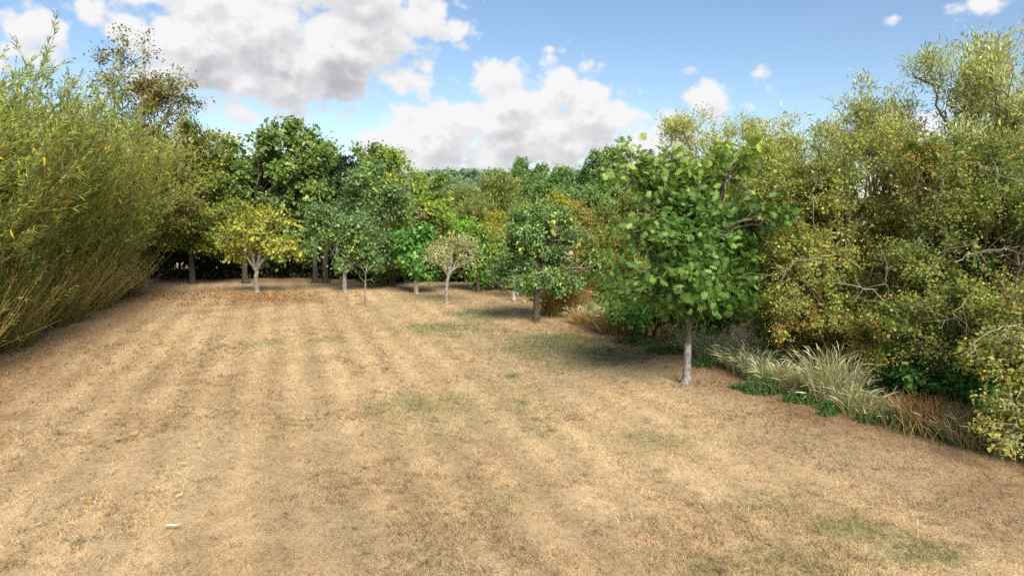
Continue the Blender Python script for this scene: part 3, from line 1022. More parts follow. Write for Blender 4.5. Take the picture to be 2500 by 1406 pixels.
simple(115, 'grey_stemmed_tree', 'blue-green fruit tree with three forking lichen-grey stems', B,
       [pblob(860, 540, 85, 75, 21.5), pblob(900, 470, 70, 65, 21.5), pblob(830, 600, 60, 55, 21.5), pblob(915, 590, 55, 70, 21.5), pblob(800, 560, 45, 40, 21.5)],
       P_SILVER, 2100, 'diamond', (.08, .052), 13, BARK_LICHEN, .075, .55, gap=-.1, lump=.8, shoots=.12, stems=3, n2=110, n1=9)
B = GB(961, 700)
simple(116, 'dark_stemmed_tree', 'leafy tree with short dark trunk beyond the bare sapling', B,
       [pblob(965, 560, 50, 70, 23), pblob(975, 610, 50, 55, 23), pblob(945, 640, 30, 50, 23), pblob(985, 520, 45, 45, 23)], P_SILVER + P_YGREEN, 1500, 'diamond', (.075, .05), 13, BARK_DARK, .085, .8, gap=-.2)
B = GB(1016, 718)
simple(117, 'broad_leaved_tree', 'dark green broad-leaved tree with foliage hanging low over its pale trunk', B,
       [pblob(1030, 610, 48, 50, 20.8), pblob(1045, 650, 42, 38, 20.8), pblob(1010, 660, 35, 30, 20.8), pblob(1020, 580, 40, 30, 20.8)], P_GREEN, 1100, 'ovate', (.12, .085), 11, BARK_PALE, .075, .5, droop=.6, gap=-.35, n2=60)
B = GB(1167, 712)
simple(118, 'ivy_clad_tree', 'ivy-clad bushy tree between dying tree and pear tree', B,
       [pblob(1165, 640, 45, 55, 21.6), pblob(1150, 600, 50, 40, 21.6), pblob(1168, 690, 20, 22, 21.6), pblob(1195, 640, 45, 50, 21.6)], P_YGREEN + P_GREEN, 1200, 'diamond', (.085, .06), 12, BARK_DARK, .08, .5, gap=-.2)
B = GB(1228, 710)
simple(119, 'shaded_tree', 'small tree in the shade behind the white leaning stem', B,
       [pblob(1235, 620, 55, 60, 22), pblob(1270, 650, 45, 50, 22)], P_YGREEN, 900, 'diamond', (.085, .06), 12, BARK_DARK, .07, .8, gap=-.2)
B = GB(1254, 733)
simple(120, 'white_stemmed_sapling', 'slim white leaning stem beside the pear tree', B,
       [pblob(1280, 590, 35, 40, 19.3), pblob(1262, 630, 28, 28, 19.3, .6)], P_SILVER, 260, 'diamond', (.07, .05), 11, BARK_BIRCH, .045, 1.0, gap=-.4, n2=18, n1=4, top=P(1290, 560, 19.3), lean=(.05, 0))

for j, (px, w, lab) in enumerate(((925, 55, 'low dark shrub beyond the bare sapling'), (1000, 60, 'low dark shrub behind the broad-leaved tree'), (1085, 60, 'low dark shrub directly behind the dying tree trunk'), (1140, 50, 'low dark shrub beside the ivy-clad tree'), (1290, 50, 'low dark shrub behind the pear trunk'))):
    simple(130 + j, 'dark_shrub', lab, below(px, 24.5), [pblob(px, 660, w, 40, 24.5), pblob(px + 15, 630, w * .8, 40, 24.8)], P_CONIFER + P_MAPLE, 500, 'diamond', (.13, .09), 11, BARK_DARK, .05, .2, cat='shrub', gap=-.4)

# small yellow tree
B = GB(627, 716)
simple(121, 'small_yellow_tree', 'small spreading tree with bright yellow autumn leaves and forked grey trunk', B,
       [pblob(640, 575, 85, 45, 20.7), pblob(590, 590, 55, 40, 20.7), pblob(690, 570, 45, 50, 20.7), pblob(630, 545, 60, 35, 20.7), pblob(702, 508, 24, 36, 20.7, 1.0), pblob(580, 640, 16, 28, 20.7, 1.2), pblob(560, 600, 24, 24, 20.7, .8), pblob(720, 600, 24, 40, 20.7, .9)],
       P_YELLOW, 330, 'ovate', (.09, .064), 9, BARK_LICHEN, .085, .62, gap=.04, stems=3, n2=60, n1=8, droop=.35, up=.3, shoots=.15, lump=.8)

# dying tree with tan leaves
B = GB(1089, 741)
simple(122, 'dying_tree', 'dying tree with curled tan leaves on a twisted pale grey trunk', B,
       [pblob(1095, 605, 42, 32, 18.6), pblob(1052, 628, 28, 18, 18.6, .7), pblob(1148, 612, 32, 32, 18.6, .8), pblob(1122, 584, 26, 16, 18.6, .7), pblob(1085, 650, 30, 16, 18.6, .4), pblob(1160, 645, 18, 14, 18.6, .4)], P_TANLEAF, 230, 'diamond', (.062, .03), 7, BARK_PALE, .055, .72, twig=BARK_DEAD,
       twig_keep=1.0, shoots=.2, lump=.8, gap=-.05, stems=4, n2=45, n1=7, droop=.35, up=.2, twig_r=.005, lean=(.06, 0))

# pear tree
B = GB(1308, 788)
simple(123, 'pear_tree', 'round-crowned green fruit tree with scattered yellow leaves and dark ringed trunk', B,
       [pblob(1320, 615, 105, 70, 15.3), pblob(1325, 562, 88, 52, 15.3), pblob(1345, 520, 40, 26, 15.3, .6), pblob(1250, 645, 55, 45, 15.3), pblob(1400, 640, 55, 50, 15.3), pblob(1330, 680, 85, 35, 15.3), pblob(1300, 715, 22, 24, 15.3, .5), pblob(1222, 640, 42, 40, 15.4, .8), pblob(1430, 635, 42, 48, 15.4, .8)],
       P_PEAR, 2000, 'ovate', (.066, .042), 11, BARK_BROWN, .08, 1.0, gap=-.06, gap_scale=2.8, sub=8, lump=.8, shoots=.12, n2=130, n1=12, droop=.35, mat=M_GLOSSY_LEAF, lean=(.08, 0), twig_r=.005, spread=.06)


# bare sapling
def bare_sapling():
    B = GB(891, 741)
    o = thing('bare_sapling', 'thin leafless sapling with pale forked twigs standing on the lawn', 'sapling', Vector(B))
    d = B[1]
    W = lambda px, py, dy=0: P(px, py, d + dy) - B
    m = MB()
    tr = np.array([[[0, 0, 0], W(891, 715), W(892, 690), W(893, 670), W(895, 655), W(899, 641)]])
    v, q = tubes(tr, np.array([[.022, .017, .016, .014, .010, .005]]), 6); m.add(v, None, q)
    m.build('trunk', BARK_PALE, o, True)
    for pts in ([W(892, 690), W(880, 678, .1), W(876, 668, .15)], [W(892, 686), W(905, 682, -.1), W(916, 678, -.2)], [W(893, 670), W(885, 655, .1), W(878, 643, .2)], [W(893, 665), W(906, 655, -.1), W(908, 645, -.15)],
                [W(894, 658), W(889, 648, -.15), W(886, 638, -.2)], [W(905, 682, -.1), W(912, 688, -.2), W(917, 686, -.25)], [W(885, 655, .1), W(880, 652, .15), W(875, 651, .2)]):
        b = MB(); p = np.array([pts]); v, q = tubes(p, np.array([[.009, .006, .003]]), 4); b.add(v, None, q)
        b.build('branch', BARK_DEAD, o)


bare_sapling()


# ---- red oak
def red_oak():
    B = GB(1676, 936)
    d = 9.75
    bl = [pblob(1690, 560, 150, 95, d), pblob(1660, 480, 120, 70, d), pblob(1740, 660, 155, 90, d, 1.4), pblob(1585, 650, 105, 80, d, 1.4), pblob(1680, 725, 140, 50, d, 1.3), pblob(1830, 585, 90, 75, d), pblob(1880, 530, 45, 32, d, .6), pblob(1640, 395, 22, 30, d, .2), pblob(1550, 420, 60, 45, d, .7),
          pblob(1480, 395, 40, 22, d + .5, .5), pblob(1690, 410, 50, 45, d, .5), pblob(1800, 420, 55, 45, d + .4, .6), pblob(1835, 370, 28, 30, d + .5, .5), pblob(1530, 560, 70, 28, d, .6), pblob(1535, 715, 65, 50, d, 1.1),
          pblob(1460, 745, 50, 18, d, .4), pblob(1845, 690, 65, 55, d, 1.1), pblob(1528, 375, 12, 40, d, 1.2), pblob(1752, 395, 14, 40, d, 1.0), pblob(1645, 400, 16, 40, d, 1.0), pblob(1838, 355, 16, 30, d, .8), pblob(1590, 405, 12, 28, d, .8)]

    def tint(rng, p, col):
        # young pale shoots at the upper tips, plus top highlights painted into leaf colour
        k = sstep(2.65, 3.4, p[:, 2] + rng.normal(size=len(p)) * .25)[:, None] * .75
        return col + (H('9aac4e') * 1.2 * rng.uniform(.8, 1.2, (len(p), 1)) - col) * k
    pl = pal(('54722e', 5), ('628036', 4), ('749044', 2), ('4a662c', 5), ('3e5a2a', 4), ('90a252', .7))
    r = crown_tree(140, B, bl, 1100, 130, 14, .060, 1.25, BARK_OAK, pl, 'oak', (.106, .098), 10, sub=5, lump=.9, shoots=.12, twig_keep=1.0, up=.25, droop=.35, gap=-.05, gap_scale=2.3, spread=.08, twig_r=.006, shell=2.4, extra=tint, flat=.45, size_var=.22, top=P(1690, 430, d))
    o = thing('red_oak_tree', 'young oak with large lobed green leaves and trunk whitish at the bottom', 'tree', Vector(B))
    r['trunk'].build('trunk', BARK_OAK, o, True)
    r['limbs'].build('branches', BARK_TWIG, o)
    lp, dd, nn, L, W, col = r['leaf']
    # the leaves that show largest are single leaves, the rest one mass
    f = -(lp[:, 1]) + .25 * np.linalg.norm((lp - lp.mean(0))[:, [0, 2]], axis=1)
    order = np.argsort(-f)
    sep = np.zeros(len(lp), bool)
    rr = np.random.default_rng(3)
    cand = order[:900]
    sep[rr.choice(cand, 300, replace=False)] = True
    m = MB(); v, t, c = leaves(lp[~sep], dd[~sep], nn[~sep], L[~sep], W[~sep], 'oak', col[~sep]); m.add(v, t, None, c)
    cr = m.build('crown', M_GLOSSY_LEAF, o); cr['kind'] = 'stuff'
    tv, tf = TPL['oak']
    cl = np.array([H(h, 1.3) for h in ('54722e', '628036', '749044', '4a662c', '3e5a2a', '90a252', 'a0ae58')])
    mesh = []
    for cc in cl:
        me = build_mesh('leaf', tv, tf, None, np.broadcast_to(cc, (len(tv), 3))); me.materials.append(M_GLOSSY_LEAF); mesh.append(me)
    D, Bv, Nn = frames(dd, nn)
    for i in np.where(sep)[0]:
        k = int(((cl - col[i]) ** 2).sum(1).argmin())
        ob = link('leaf', mesh[k], None, o)
        ob.matrix_local = Matrix(((D[i, 0] * L[i], Bv[i, 0] * W[i], Nn[i, 0] * L[i], lp[i, 0]), (D[i, 1] * L[i], Bv[i, 1] * W[i], Nn[i, 1] * L[i], lp[i, 1]),
                                  (D[i, 2] * L[i], Bv[i, 2] * W[i], Nn[i, 2] * L[i], lp[i, 2]), (0, 0, 0, 1)))


red_oak()

# ---- tall willows behind on the right
def back_willow(seed, label, px, d, blobs, n=1500, name='willow_tree', **kw):
    b = below(px, d)
    k = dict(up=1.0, droop=-.25, gap=-.25, lump=.3, sub=3, shoots=.25, gap_scale=2.8, spread=.09, twig_r=.006, shell=2.0, n2=130, n1=14, twig_len=.8)
    k.update(kw)
    return simple(seed, name, label, b, [pblob(*q[:4], d, *(q[4:])) for q in blobs], P_WILLOWBACK, n, 'diamond', (.08, .02), 15, BARK_TWIG, .05, 1.2, **k)


back_willow(150, 'pale feathery willow rising behind the red oak', 1740, 16.5, [(1690, 330, 75, 65, .55), (1760, 400, 120, 100), (1640, 350, 45, 55, .3), (1830, 380, 90, 100), (1800, 520, 120, 130), (1700, 500, 100, 120)], 2300)
back_willow(151, 'pale willow top between the oak and the hawthorns', 1930, 14.5, [(1930, 350, 75, 80), (1920, 470, 100, 130), (1960, 620, 110, 130)], 1700)
back_willow(152, 'slim grey-green willow rising over the middle of the hawthorns', 2110, 13.5, [(2110, 255, 70, 75, .7), (2150, 320, 90, 90, .7), (2195, 300, 70, 80, .6), (2080, 380, 90, 100), (2130, 520, 110, 120)], 1000, thin_top=.5)
back_willow(153, 'tallest willow, open crown with sky showing through its thin shoots', 2330, 12.5, [(2330, 250, 110, 150, .5), (2290, 160, 60, 80, .22), (2390, 170, 60, 110, .22), (2330, 70, 35, 60, .06), (2240, 260, 80, 110, .4), (2400, 380, 110, 120, .8), (2230, 380, 120, 90, .6)], 900, thin_top=.55)
back_willow(154, 'dense tall willow cut by the edge of the picture', 2500, 12.0, [(2460, 200, 110, 120, .4), (2540, 300, 150, 160, .6), (2450, 400, 120, 110), (2490, 90, 70, 60, .12)], 850, thin_top=.4)


# ---- hawthorns
def berries(r, o, n, seed):
    rg = np.random.default_rng(seed)
    X = r['tips']; cl = Clump(seed)
    sc = cl(X, 1.6) + rg.normal(size=len(X)) * .25
    idx = np.argsort(-sc)[:n]
    oc = np.array([[1, 0, 0], [-1, 0, 0], [0, 1, 0], [0, -1, 0], [0, 0, 1], [0, 0, -1]], float)
    of = np.array([[0, 2, 4], [2, 1, 4], [1, 3, 4], [3, 0, 4], [2, 0, 5], [1, 2, 5], [3, 1, 5], [0, 3, 5]])
    per = 7
    p = np.repeat(X[idx], per, 0) + rg.normal(size=(n * per, 3)) * .045
    rad = rg.uniform(.006, .011, n * per)
    V = (p[:, None] + oc[None] * rad[:, None, None]).reshape(-1, 3)
    t = (of[None] + (np.arange(n * per) * 6)[:, None, None]).reshape(-1, 3)
    c = pick(rg, pal(('a8452a', 3), ('b8602e', 3), ('c07a3c', 2), ('8e3a26', 1)), n * per)
    m = MB(); m.add(V, t, None, np.repeat(c, 6, 0))
    b = m.build('berries', M_BERRY, o); b['kind'] = 'stuff'


def dead_branch(o, pts, r0, seed, base):
    rg = np.random.default_rng(seed)
    p = np.array(pts) - base
    k = 12
    t = np.linspace(0, len(p) - 1, k)
    c = np.stack([np.interp(t, np.arange(len(p)), p[:, a]) for a in range(3)], 1)
    c[1:-1] += rg.normal(size=(k - 2, 3)) * .025
    m = MB()
    r0 = r0 * .62
    v, q = tubes(c[None], np.linspace(r0, r0 * .3, k)[None], 6); m.add(v, None, q)
    n = 9
    i = rg.integers(2, k - 1, n); s = c[i]; dr = norm(c[np.minimum(i + 1, k - 1)] - c[i - 1])
    e = s + (dr * .6 + norm(rg.normal(size=(n, 3))) * .8) * rg.uniform(.12, .38, (n, 1))
    mid = (s + e) / 2 + rg.normal(size=(n, 3)) * .03
    v, q = tubes(np.stack([s, mid, e], 1), np.array([[r0 * .4, r0 * .28, r0 * .12]]) * np.ones((n, 1)), 4); m.add(v, None, q)
    m.build('dead_branch', BARK_DEAD, o, True)


def hawthorn(seed, name, label, basep, blobs, n, per, pl, dead, nb, bark=BARK_DARK, tr=.10, size=(.033, .026), trunk_pts=None, **kw):
    k = dict(up=.1, droop=.15, gap=-.42, gap_scale=2.4, lump=.22, sub=3, spread=.04, twig_r=.004, shell=2.6, twig_len=.55, twig_keep=.7)
    k.update(kw)
    r = crown_tree(seed, basep, blobs, n, 260, 18, tr, .5, bark, pl, 'diamond', size, per, **k)
    o = plant(name, label, 'tree', basep, r, bark, BARK_TWIG, M_LEAF)
    for j, (pts, r0) in enumerate(dead):
        dead_branch(o, [P(*q) for q in pts], r0, seed + j, basep)
    if trunk_pts is not None:
        m = MB(); p = np.array([[P(*q) - basep for q in trunk_pts]])
        v, q = tubes(p, np.linspace(.10, .06, p.shape[1])[None], 9); m.add(v, None, q)
        m.build('leaning_limb', BARK_DARK, o, True)
    berries(r, o, nb, seed)
    return o


hawthorn(160, 'hawthorn_tree', 'wide hawthorn with red berries and pale dead twigs beside the red oak', below(2080, 10.2),
         [pblob(2060, 420, 150, 130, 10.0), pblob(1960, 520, 130, 120, 10.0), pblob(2100, 600, 190, 150, 10.0), pblob(1980, 700, 130, 110, 9.6), pblob(2100, 760, 150, 100, 9.8), pblob(2180, 350, 90, 80, 10), pblob(1900, 460, 70, 60, 10, .7), pblob(1930, 780, 90, 60, 9.6, .7), pblob(2220, 480, 110, 120, 9.8), pblob(2060, 850, 120, 60, 9.8, .7), pblob(2230, 680, 110, 130, 9.6), pblob(2160, 870, 120, 70, 9.2, .8)],
         5600, 18, P_HAW,
         [([(2160, 800, 9.0), (2165, 740, 8.8), (2110, 700, 8.7), (2030, 690, 8.6)], .022), ([(2160, 830, 9.0), (2170, 700, 8.8), (2150, 610, 8.7)], .018), ([(2095, 330, 9.6), (2050, 325, 9.4), (1980, 355, 9.2)], .014),
          ([(2085, 320, 9.6), (2040, 265, 9.6), (2020, 235, 9.6)], .013), ([(2180, 455, 9.3), (2260, 430, 9.2), (2290, 410, 9.2)], .013), ([(2240, 460, 9.2), (2290, 420, 9.1), (2330, 390, 9.1)], .012),
          ([(1990, 560, 9.2), (1985, 470, 9.1), (1995, 420, 9.1)], .011), ([(2120, 420, 9.2), (2170, 390, 9.1)], .011), ([(2040, 620, 9.0), (1960, 640, 8.8), (1860, 680, 8.7)], .012)], 330)
hawthorn(161, 'hawthorn_tree', 'darker hawthorn with a thick leaning dark limb, beside the picture edge', below(2400, 8.8),
         [pblob(2330, 480, 150, 140, 9.0), pblob(2420, 420, 130, 120, 9.2), pblob(2350, 640, 160, 150, 8.8), pblob(2480, 560, 140, 160, 8.6), pblob(2280, 740, 130, 110, 8.6), pblob(2420, 760, 150, 90, 8.4), pblob(2560, 650, 160, 200, 8.4), pblob(2280, 850, 110, 70, 8.4, .7), pblob(2400, 860, 110, 60, 8.0, .5)],
         5800, 18, [(c_ * .92, w_) for c_, w_ in P_HAW] + [(H('5a7636') * 1.3, 6)],
         [([(2370, 400, 8.4), (2440, 420, 8.0), (2500, 460, 7.8)], .014), ([(2330, 640, 7.8), (2420, 610, 7.7), (2490, 600, 7.6)], .012), ([(2380, 700, 7.8), (2330, 760, 7.6), (2290, 800, 7.6)], .01)], 260,
         trunk_pts=[(2480, 930, 8.0), (2440, 905, 8.0), (2370, 885, 8.1), (2290, 862, 8.3), (2230, 832, 8.5), (2190, 815, 8.6)])
hawthorn(162, 'hawthorn_bush', 'pale-leaved hawthorn branches hanging low over the lawn corner', below(2570, 6.9),
         [pblob(2480, 850, 110, 90, 6.9), pblob(2560, 760, 130, 120, 7.2), pblob(2460, 960, 70, 70, 6.6), pblob(2540, 1000, 120, 110, 6.5), pblob(2440, 1060, 70, 40, 6.3, .5), pblob(2600, 900, 150, 160, 6.9)],
         2400, 12, P_HAWLIGHT,
         [([(2560, 830, 6.6), (2470, 795, 6.4), (2410, 805, 6.3), (2360, 870, 6.2)], .015), ([(2540, 790, 6.5), (2490, 820, 6.3), (2430, 830, 6.3)], .010), ([(2520, 940, 6.2), (2470, 980, 6.1), (2440, 1000, 6.0)], .009), ([(2480, 1080, 6.0), (2475, 1020, 6.0), (2470, 970, 6.1)], .008)], 90, size=(.034, .028), gap=-.1, tr=.06)
simple(163, 'bramble_bush', 'low dark green bush in the shade under the leaning limb', below(2330, 9.2),
       [pblob(2330, 940, 110, 70, 8.6), pblob(2210, 940, 90, 65, 8.8), pblob(2430, 950, 90, 70, 8.2)], P_GREEN, 1100, 'ovate', (.06, .042), 11, BARK_DARK, .03, .15, cat='bush', gap=-.3, spread=.05)
simple(164, 'osier_bush', 'olive green osier bush behind the tall pale seed grass', below(1960, 10.8),
       [pblob(1950, 850, 110, 70, 10.8), pblob(2060, 860, 100, 80, 10.8), pblob(1870, 790, 70, 50, 11), pblob(2000, 780, 120, 60, 10.8)], P_OLIVE + P_HAW, 2000, 'diamond', (.09, .024), 13, BARK_DARK, .03, .15, cat='bush', gap=-.3, spread=.06, up=.4)
simple(165, 'laurel_bush', 'dark shaded bush behind the oak trunk at the ditch', below(1600, 13.0),
       [pblob(1570, 740, 80, 60, 13), pblob(1680, 740, 100, 60, 13), pblob(1780, 740, 90, 50, 13), pblob(1500, 720, 50, 40, 13.5)], P_GREEN + P_OLIVE, 1500, 'diamond', (.08, .05), 12, BARK_DARK, .04, .2, cat='bush', gap=-.35)


# ------------------------------------------------------------------ willow hedge on the left
def leaf_rows(rng, C, per, t0, pl, L0, W0, spread_ang=.65, droop=.0, tpl='lance', bias=None):
    N = len(C); n = N * per
    ti = np.repeat(np.arange(N), per)
    tl = t0 + (1 - t0) * rng.random(n)
    p = at_curve(C, ti, tl)
    tg = norm(at_curve(C, ti, np.minimum(tl + .1, 1)) - at_curve(C, ti, np.maximum(tl - .1, 0)))
    d = norm(tg + norm(rng.normal(size=(n, 3))) * spread_ang + np.array([0, 0, -droop]))
    nn = norm(rng.normal(size=(n, 3)) * .6 + np.array([.1, -.3, .8]))
    L = L0 * rng.uniform(.6, 1.25, n) * (1 - .35 * sstep(.8, 1, tl)); W = W0 * rng.uniform(.75, 1.25, n)
    col = pick(rng, pl, n, None if bias is None else bias[ti])
    return p, d, nn, L, W, col


def osier(seed, label, cx, cy, nrod, hgt, leanx, leany, nyel, low):
    rng = np.random.default_rng(seed)
    B = g0(cx, cy)
    o = thing('osier_willow', label, 'willow', Vector(B), 'willow clumps of the hedge')
    k = 7
    a = rng.uniform(0, 2 * np.pi, nrod); rr = np.sqrt(rng.random(nrod))
    b0 = np.stack([np.cos(a) * rr * .75 + rng.normal(size=nrod) * .14, np.sin(a) * rr * 1.3 + rng.normal(size=nrod) * .15, np.full(nrod, -.05)], 1)
    b0[:, 2] = gz(b0[:, 0] + cx, b0[:, 1] + cy) - B[2] - .05
    Ht = hgt * rng.uniform(.72, 1.0, nrod) * (1 + .05 * rng.normal(size=nrod))
    fan = np.stack([np.cos(a) * rr * .9, np.sin(a) * rr * 1.0], 1) + np.array([leanx, leany]) * rng.uniform(.35, 1.25, (nrod, 1)) + rng.normal(size=(nrod, 2)) * .48
    t = np.linspace(0, 1, k)
    C = np.zeros((nrod, k, 3))
    C[:, :, :2] = b0[:, None, :2] + fan[:, None, :] * (.55 * t + .45 * t * t)[None, :, None]
    C[:, :, 2] = b0[:, None, 2] + Ht[:, None] * (1.08 * t - .08 * t * t)[None]
    C[:, 2:] += np.cumsum(rng.normal(size=(nrod, k - 2, 3)) * .06, axis=1)
    stems = MB()
    v, q = tubes(C, np.linspace(.009, .0025, k)[None] * rng.uniform(.5, 1.3, (nrod, 1)), 3); stems.add(v, None, q)
    # side shoots
    ns = nrod * 15
    ri = rng.integers(0, nrod, ns); ts = rng.uniform(.08, 1.0, ns) ** .85
    s0 = at_curve(C, ri, ts)
    tg = norm(at_curve(C, ri, np.minimum(ts + .1, 1)) - at_curve(C, ri, np.maximum(ts - .1, 0)))
    sd = norm(tg * .9 + norm(rng.normal(size=(ns, 3))) * .75)
    sl = rng.uniform(.3, .85, ns)
    S = s0[:, None] + sd[:, None] * (sl[:, None] * np.linspace(0, 1, 5)[None])[:, :, None]
    S[:, :, 2] += (.18 * sl[:, None] * np.linspace(0, 1, 5)[None] ** 2)
    v, q = tubes(S[:, ::2], np.linspace(.004, .0015, 3)[None] * np.ones((ns, 1)), 3); stems.add(v, None, q)
    # brown undergrowth shoots at the foot
    nl = low * 3
    a2 = rng.uniform(0, 2 * np.pi, nl); r2 = np.sqrt(rng.random(nl))
    l0 = np.stack([np.cos(a2) * r2 * .95 + .1, np.sin(a2) * r2 * 1.4, np.zeros(nl)], 1)
    l0[:, 2] = gz(l0[:, 0] + cx, l0[:, 1] + cy) - B[2] - .02
    ld = norm(np.stack([np.cos(a2) * .35 + leanx * .35, np.sin(a2) * .35 + leany * .3, np.ones(nl)], 1) + rng.normal(size=(nl, 3)) * .18)
    ll = rng.uniform(.25, 1.9, nl)
    Lw = l0[:, None] + ld[:, None] * (ll[:, None] * np.linspace(0, 1, 5)[None])[:, :, None]
    Lw[:, 1:] += np.cumsum(rng.normal(size=(nl, 4, 3)) * .03, 1)
    v, q = tubes(Lw[:, ::2], np.linspace(.005, .0018, 3)[None] * np.ones((nl, 1)), 3); stems.add(v, None, q)
    stems.build('stems', BARK_OSIER, o)
    crown = MB()
    bias = rng.random(nrod)
    for args in (leaf_rows(rng, C, 50, .14, P_OSIER, .115, .014, .6, .1, bias=bias), leaf_rows(rng, S, 20, .1, P_OSIER, .12, .017, .65, .1, bias=bias[ri]),
                 leaf_rows(rng, Lw, 18, .05, pal(('8e7a40', 2), ('9c8a46', 2), ('868a42', 4), ('6a5630', .6), ('889648', 5), ('7a8c50', 2)), .085, .008, .9, .15)):
        v, tt, c = leaves(*args[:5], 'diamond', args[5]); crown.add(v, tt, None, c)
    cr = crown.build('crown', M_LEAF, o)
    # single yellow leaves that stand out
    tv, tf = TPL['lance']
    yl = [H('d8b830'), H('cfa52c'), H('dcc84a')]
    ms = []
    for c in yl:
        me = build_mesh('leaf', tv, tf, None, np.broadcast_to(c, (len(tv), 3))); me.materials.append(M_LEAF); ms.append(me)
    side = np.where((S[:, -1, 0] > np.quantile(S[:, -1, 0], .55)))[0]
    pick_ = rng.choice(side, int(nyel * 1.6), replace=False)
    for i in pick_:
        for j in range(int(rng.integers(1, 4))):
            p = S[i, -1 - j % 3] + rng.normal(size=3) * .02
            d = norm(np.array([[rng.normal() * .5 + .3, rng.normal() * .4 - .2, -.5 + rng.normal() * .4]]))
            n = norm(rng.normal(size=(1, 3)) * .4 + np.array([[.2, -.6, .6]]))
            D, Bb, N_ = [q[0] for q in frames(d, n)]
            L = rng.uniform(.13, .21); W = rng.uniform(.024, .036)
            ob = link('leaf', ms[int(rng.integers(3))], None, o)
            ob['label'] = 'bright yellow willow leaf'
            ob.matrix_local = Matrix(((D[0] * L, Bb[0] * W, N_[0] * L, p[0]), (D[1] * L, Bb[1] * W, N_[1] * L, p[1]), (D[2] * L, Bb[2] * W, N_[2] * L, p[2]), (0, 0, 0, 1)))


osier(200, 'willow clump closest to the camera, cut by the picture edge', -8.7, 9.2, 120, 4.1, .55, .1, 20, 160)
osier(201, 'tall willow clump with ochre stems and yellow leaves at the picture edge', -9.75, 11.9, 150, 4.7, .85, -.1, 40, 260)
osier(202, 'willow clump in the middle of the hedge with many bright yellow leaves', -10.5, 14.5, 150, 4.8, 1.0, -.2, 45, 240)
osier(203, 'willow clump leaning out over the lawn before the white birch stem', -11.3, 17.2, 140, 4.7, 1.2, -.3, 30, 200)
osier(204, 'farthest willow clump of the hedge, just before the birch', -12.0, 19.6, 120, 4.5, 1.2, -.2, 14, 160)


# ------------------------------------------------------------------ grasses and weeds along the right edge
def ribbons(rng, p0, d, L, W, col, bend, k=4):
    n = len(p0)
    t = np.linspace(0, 1, k)
    hor = norm(d * np.array([1, 1, 0]) + 1e-6)
    C = p0[:, None] + d[:, None] * (L[:, None] * t[None])[:, :, None] + hor[:, None] * ((bend * L)[:, None] * t[None] ** 2.2)[:, :, None]
    C[:, :, 2] -= (np.abs(bend) * L * .45)[:, None] * t[None] ** 2.5
    b = norm(np.cross(d, np.array([0, 0, 1.0]) + rng.normal(size=(n, 3)) * .8))
    w = W[:, None] * np.array([.7, 1, .75, .15])[None] if k == 4 else W[:, None] * np.interp(t, [0, .4, 1], [.7, 1, .12])[None]
    Lf = C - b[:, None] * w[:, :, None]; Rt = C + b[:, None] * w[:, :, None]
    V = np.stack([Lf, Rt], 2).reshape(-1, 3)
    base = (np.arange(n) * k * 2)[:, None]
    i = np.arange(k - 1)[None] * 2
    q = np.stack([base + i, base + i + 1, base + i + 3, base + i + 2], -1).reshape(-1, 4)
    return V, q, np.repeat(col, 2 * k, 0), C


def grass_mb(rng, x, y, Lr, Wr, pl, bend=(.1, .5), lean=.3, heads=0.0, headpal=None, mb=None, org=None, taper=None):
    n = len(x)
    z = gz(x, y) - .01
    p = np.stack([x, y, z], 1)
    if org is not None: p = p - org
    a = rng.uniform(0, 2 * np.pi, n); l = rng.random(n) * lean
    d = norm(np.stack([np.cos(a) * l, np.sin(a) * l, np.ones(n)], 1))
    L = rng.uniform(*Lr, n)
    if taper is not None: L = L * taper
    mb = mb or MB()
    V, q, c, C = ribbons(rng, p, d, L, rng.uniform(*Wr, n), pick(rng, pl, n), rng.uniform(*bend, n))
    mb.add(V, None, q, c)
    if heads:
        i = np.where(rng.random(n) < heads)[0]
        e = C[i, -1]; dd = norm(C[i, -1] - C[i, -2])
        V, q, c, _ = ribbons(rng, e - dd * .03, dd, rng.uniform(.07, .14, len(i)), rng.uniform(.004, .008, len(i)), pick(rng, headpal, len(i)), rng.uniform(.1, .6, len(i)))
        mb.add(V, None, q, c)
    return mb


P_SEED = pal(('b0aa84', 3), ('a09c74', 3), ('94966c', 2), ('c0ba9a', 1.5))
P_TALL = pal(('848c5c', 3), ('748058', 3), ('9c9a70', 2), ('66764c', 3), ('aca67c', 1.2))
P_WEEDG = pal(('5c7a40', 4), ('6c884a', 3))
P_TAN = pal(('b09468', 3), ('a08458', 3), ('c0a878', 2), ('8f7850', 2))
P_RUSTG = pal(('a88250', 3), ('b08c5c', 2), ('947448', 2), ('848248', 2))
P_DRYRED = pal(('8a5a34', 3), ('7a4c2c', 3), ('9c6c40', 2))


def along_edge(rng, pa, pb, n, off, wid):
    """points along the lawn edge between two places of the photograph, off..off+wid metres outside it"""
    A, Bq = G(*pa)[:2], G(*pb)[:2]
    y = rng.uniform(Bq[1], A[1], n) if Bq[1] < A[1] else rng.uniform(A[1], Bq[1], n)
    o = np.argsort(EDGE[:, 1])
    x = np.interp(y, EDGE[o, 1], EDGE[o, 0])
    return x + off + wid * rng.random(n), y + .25 * rng.normal(size=n)


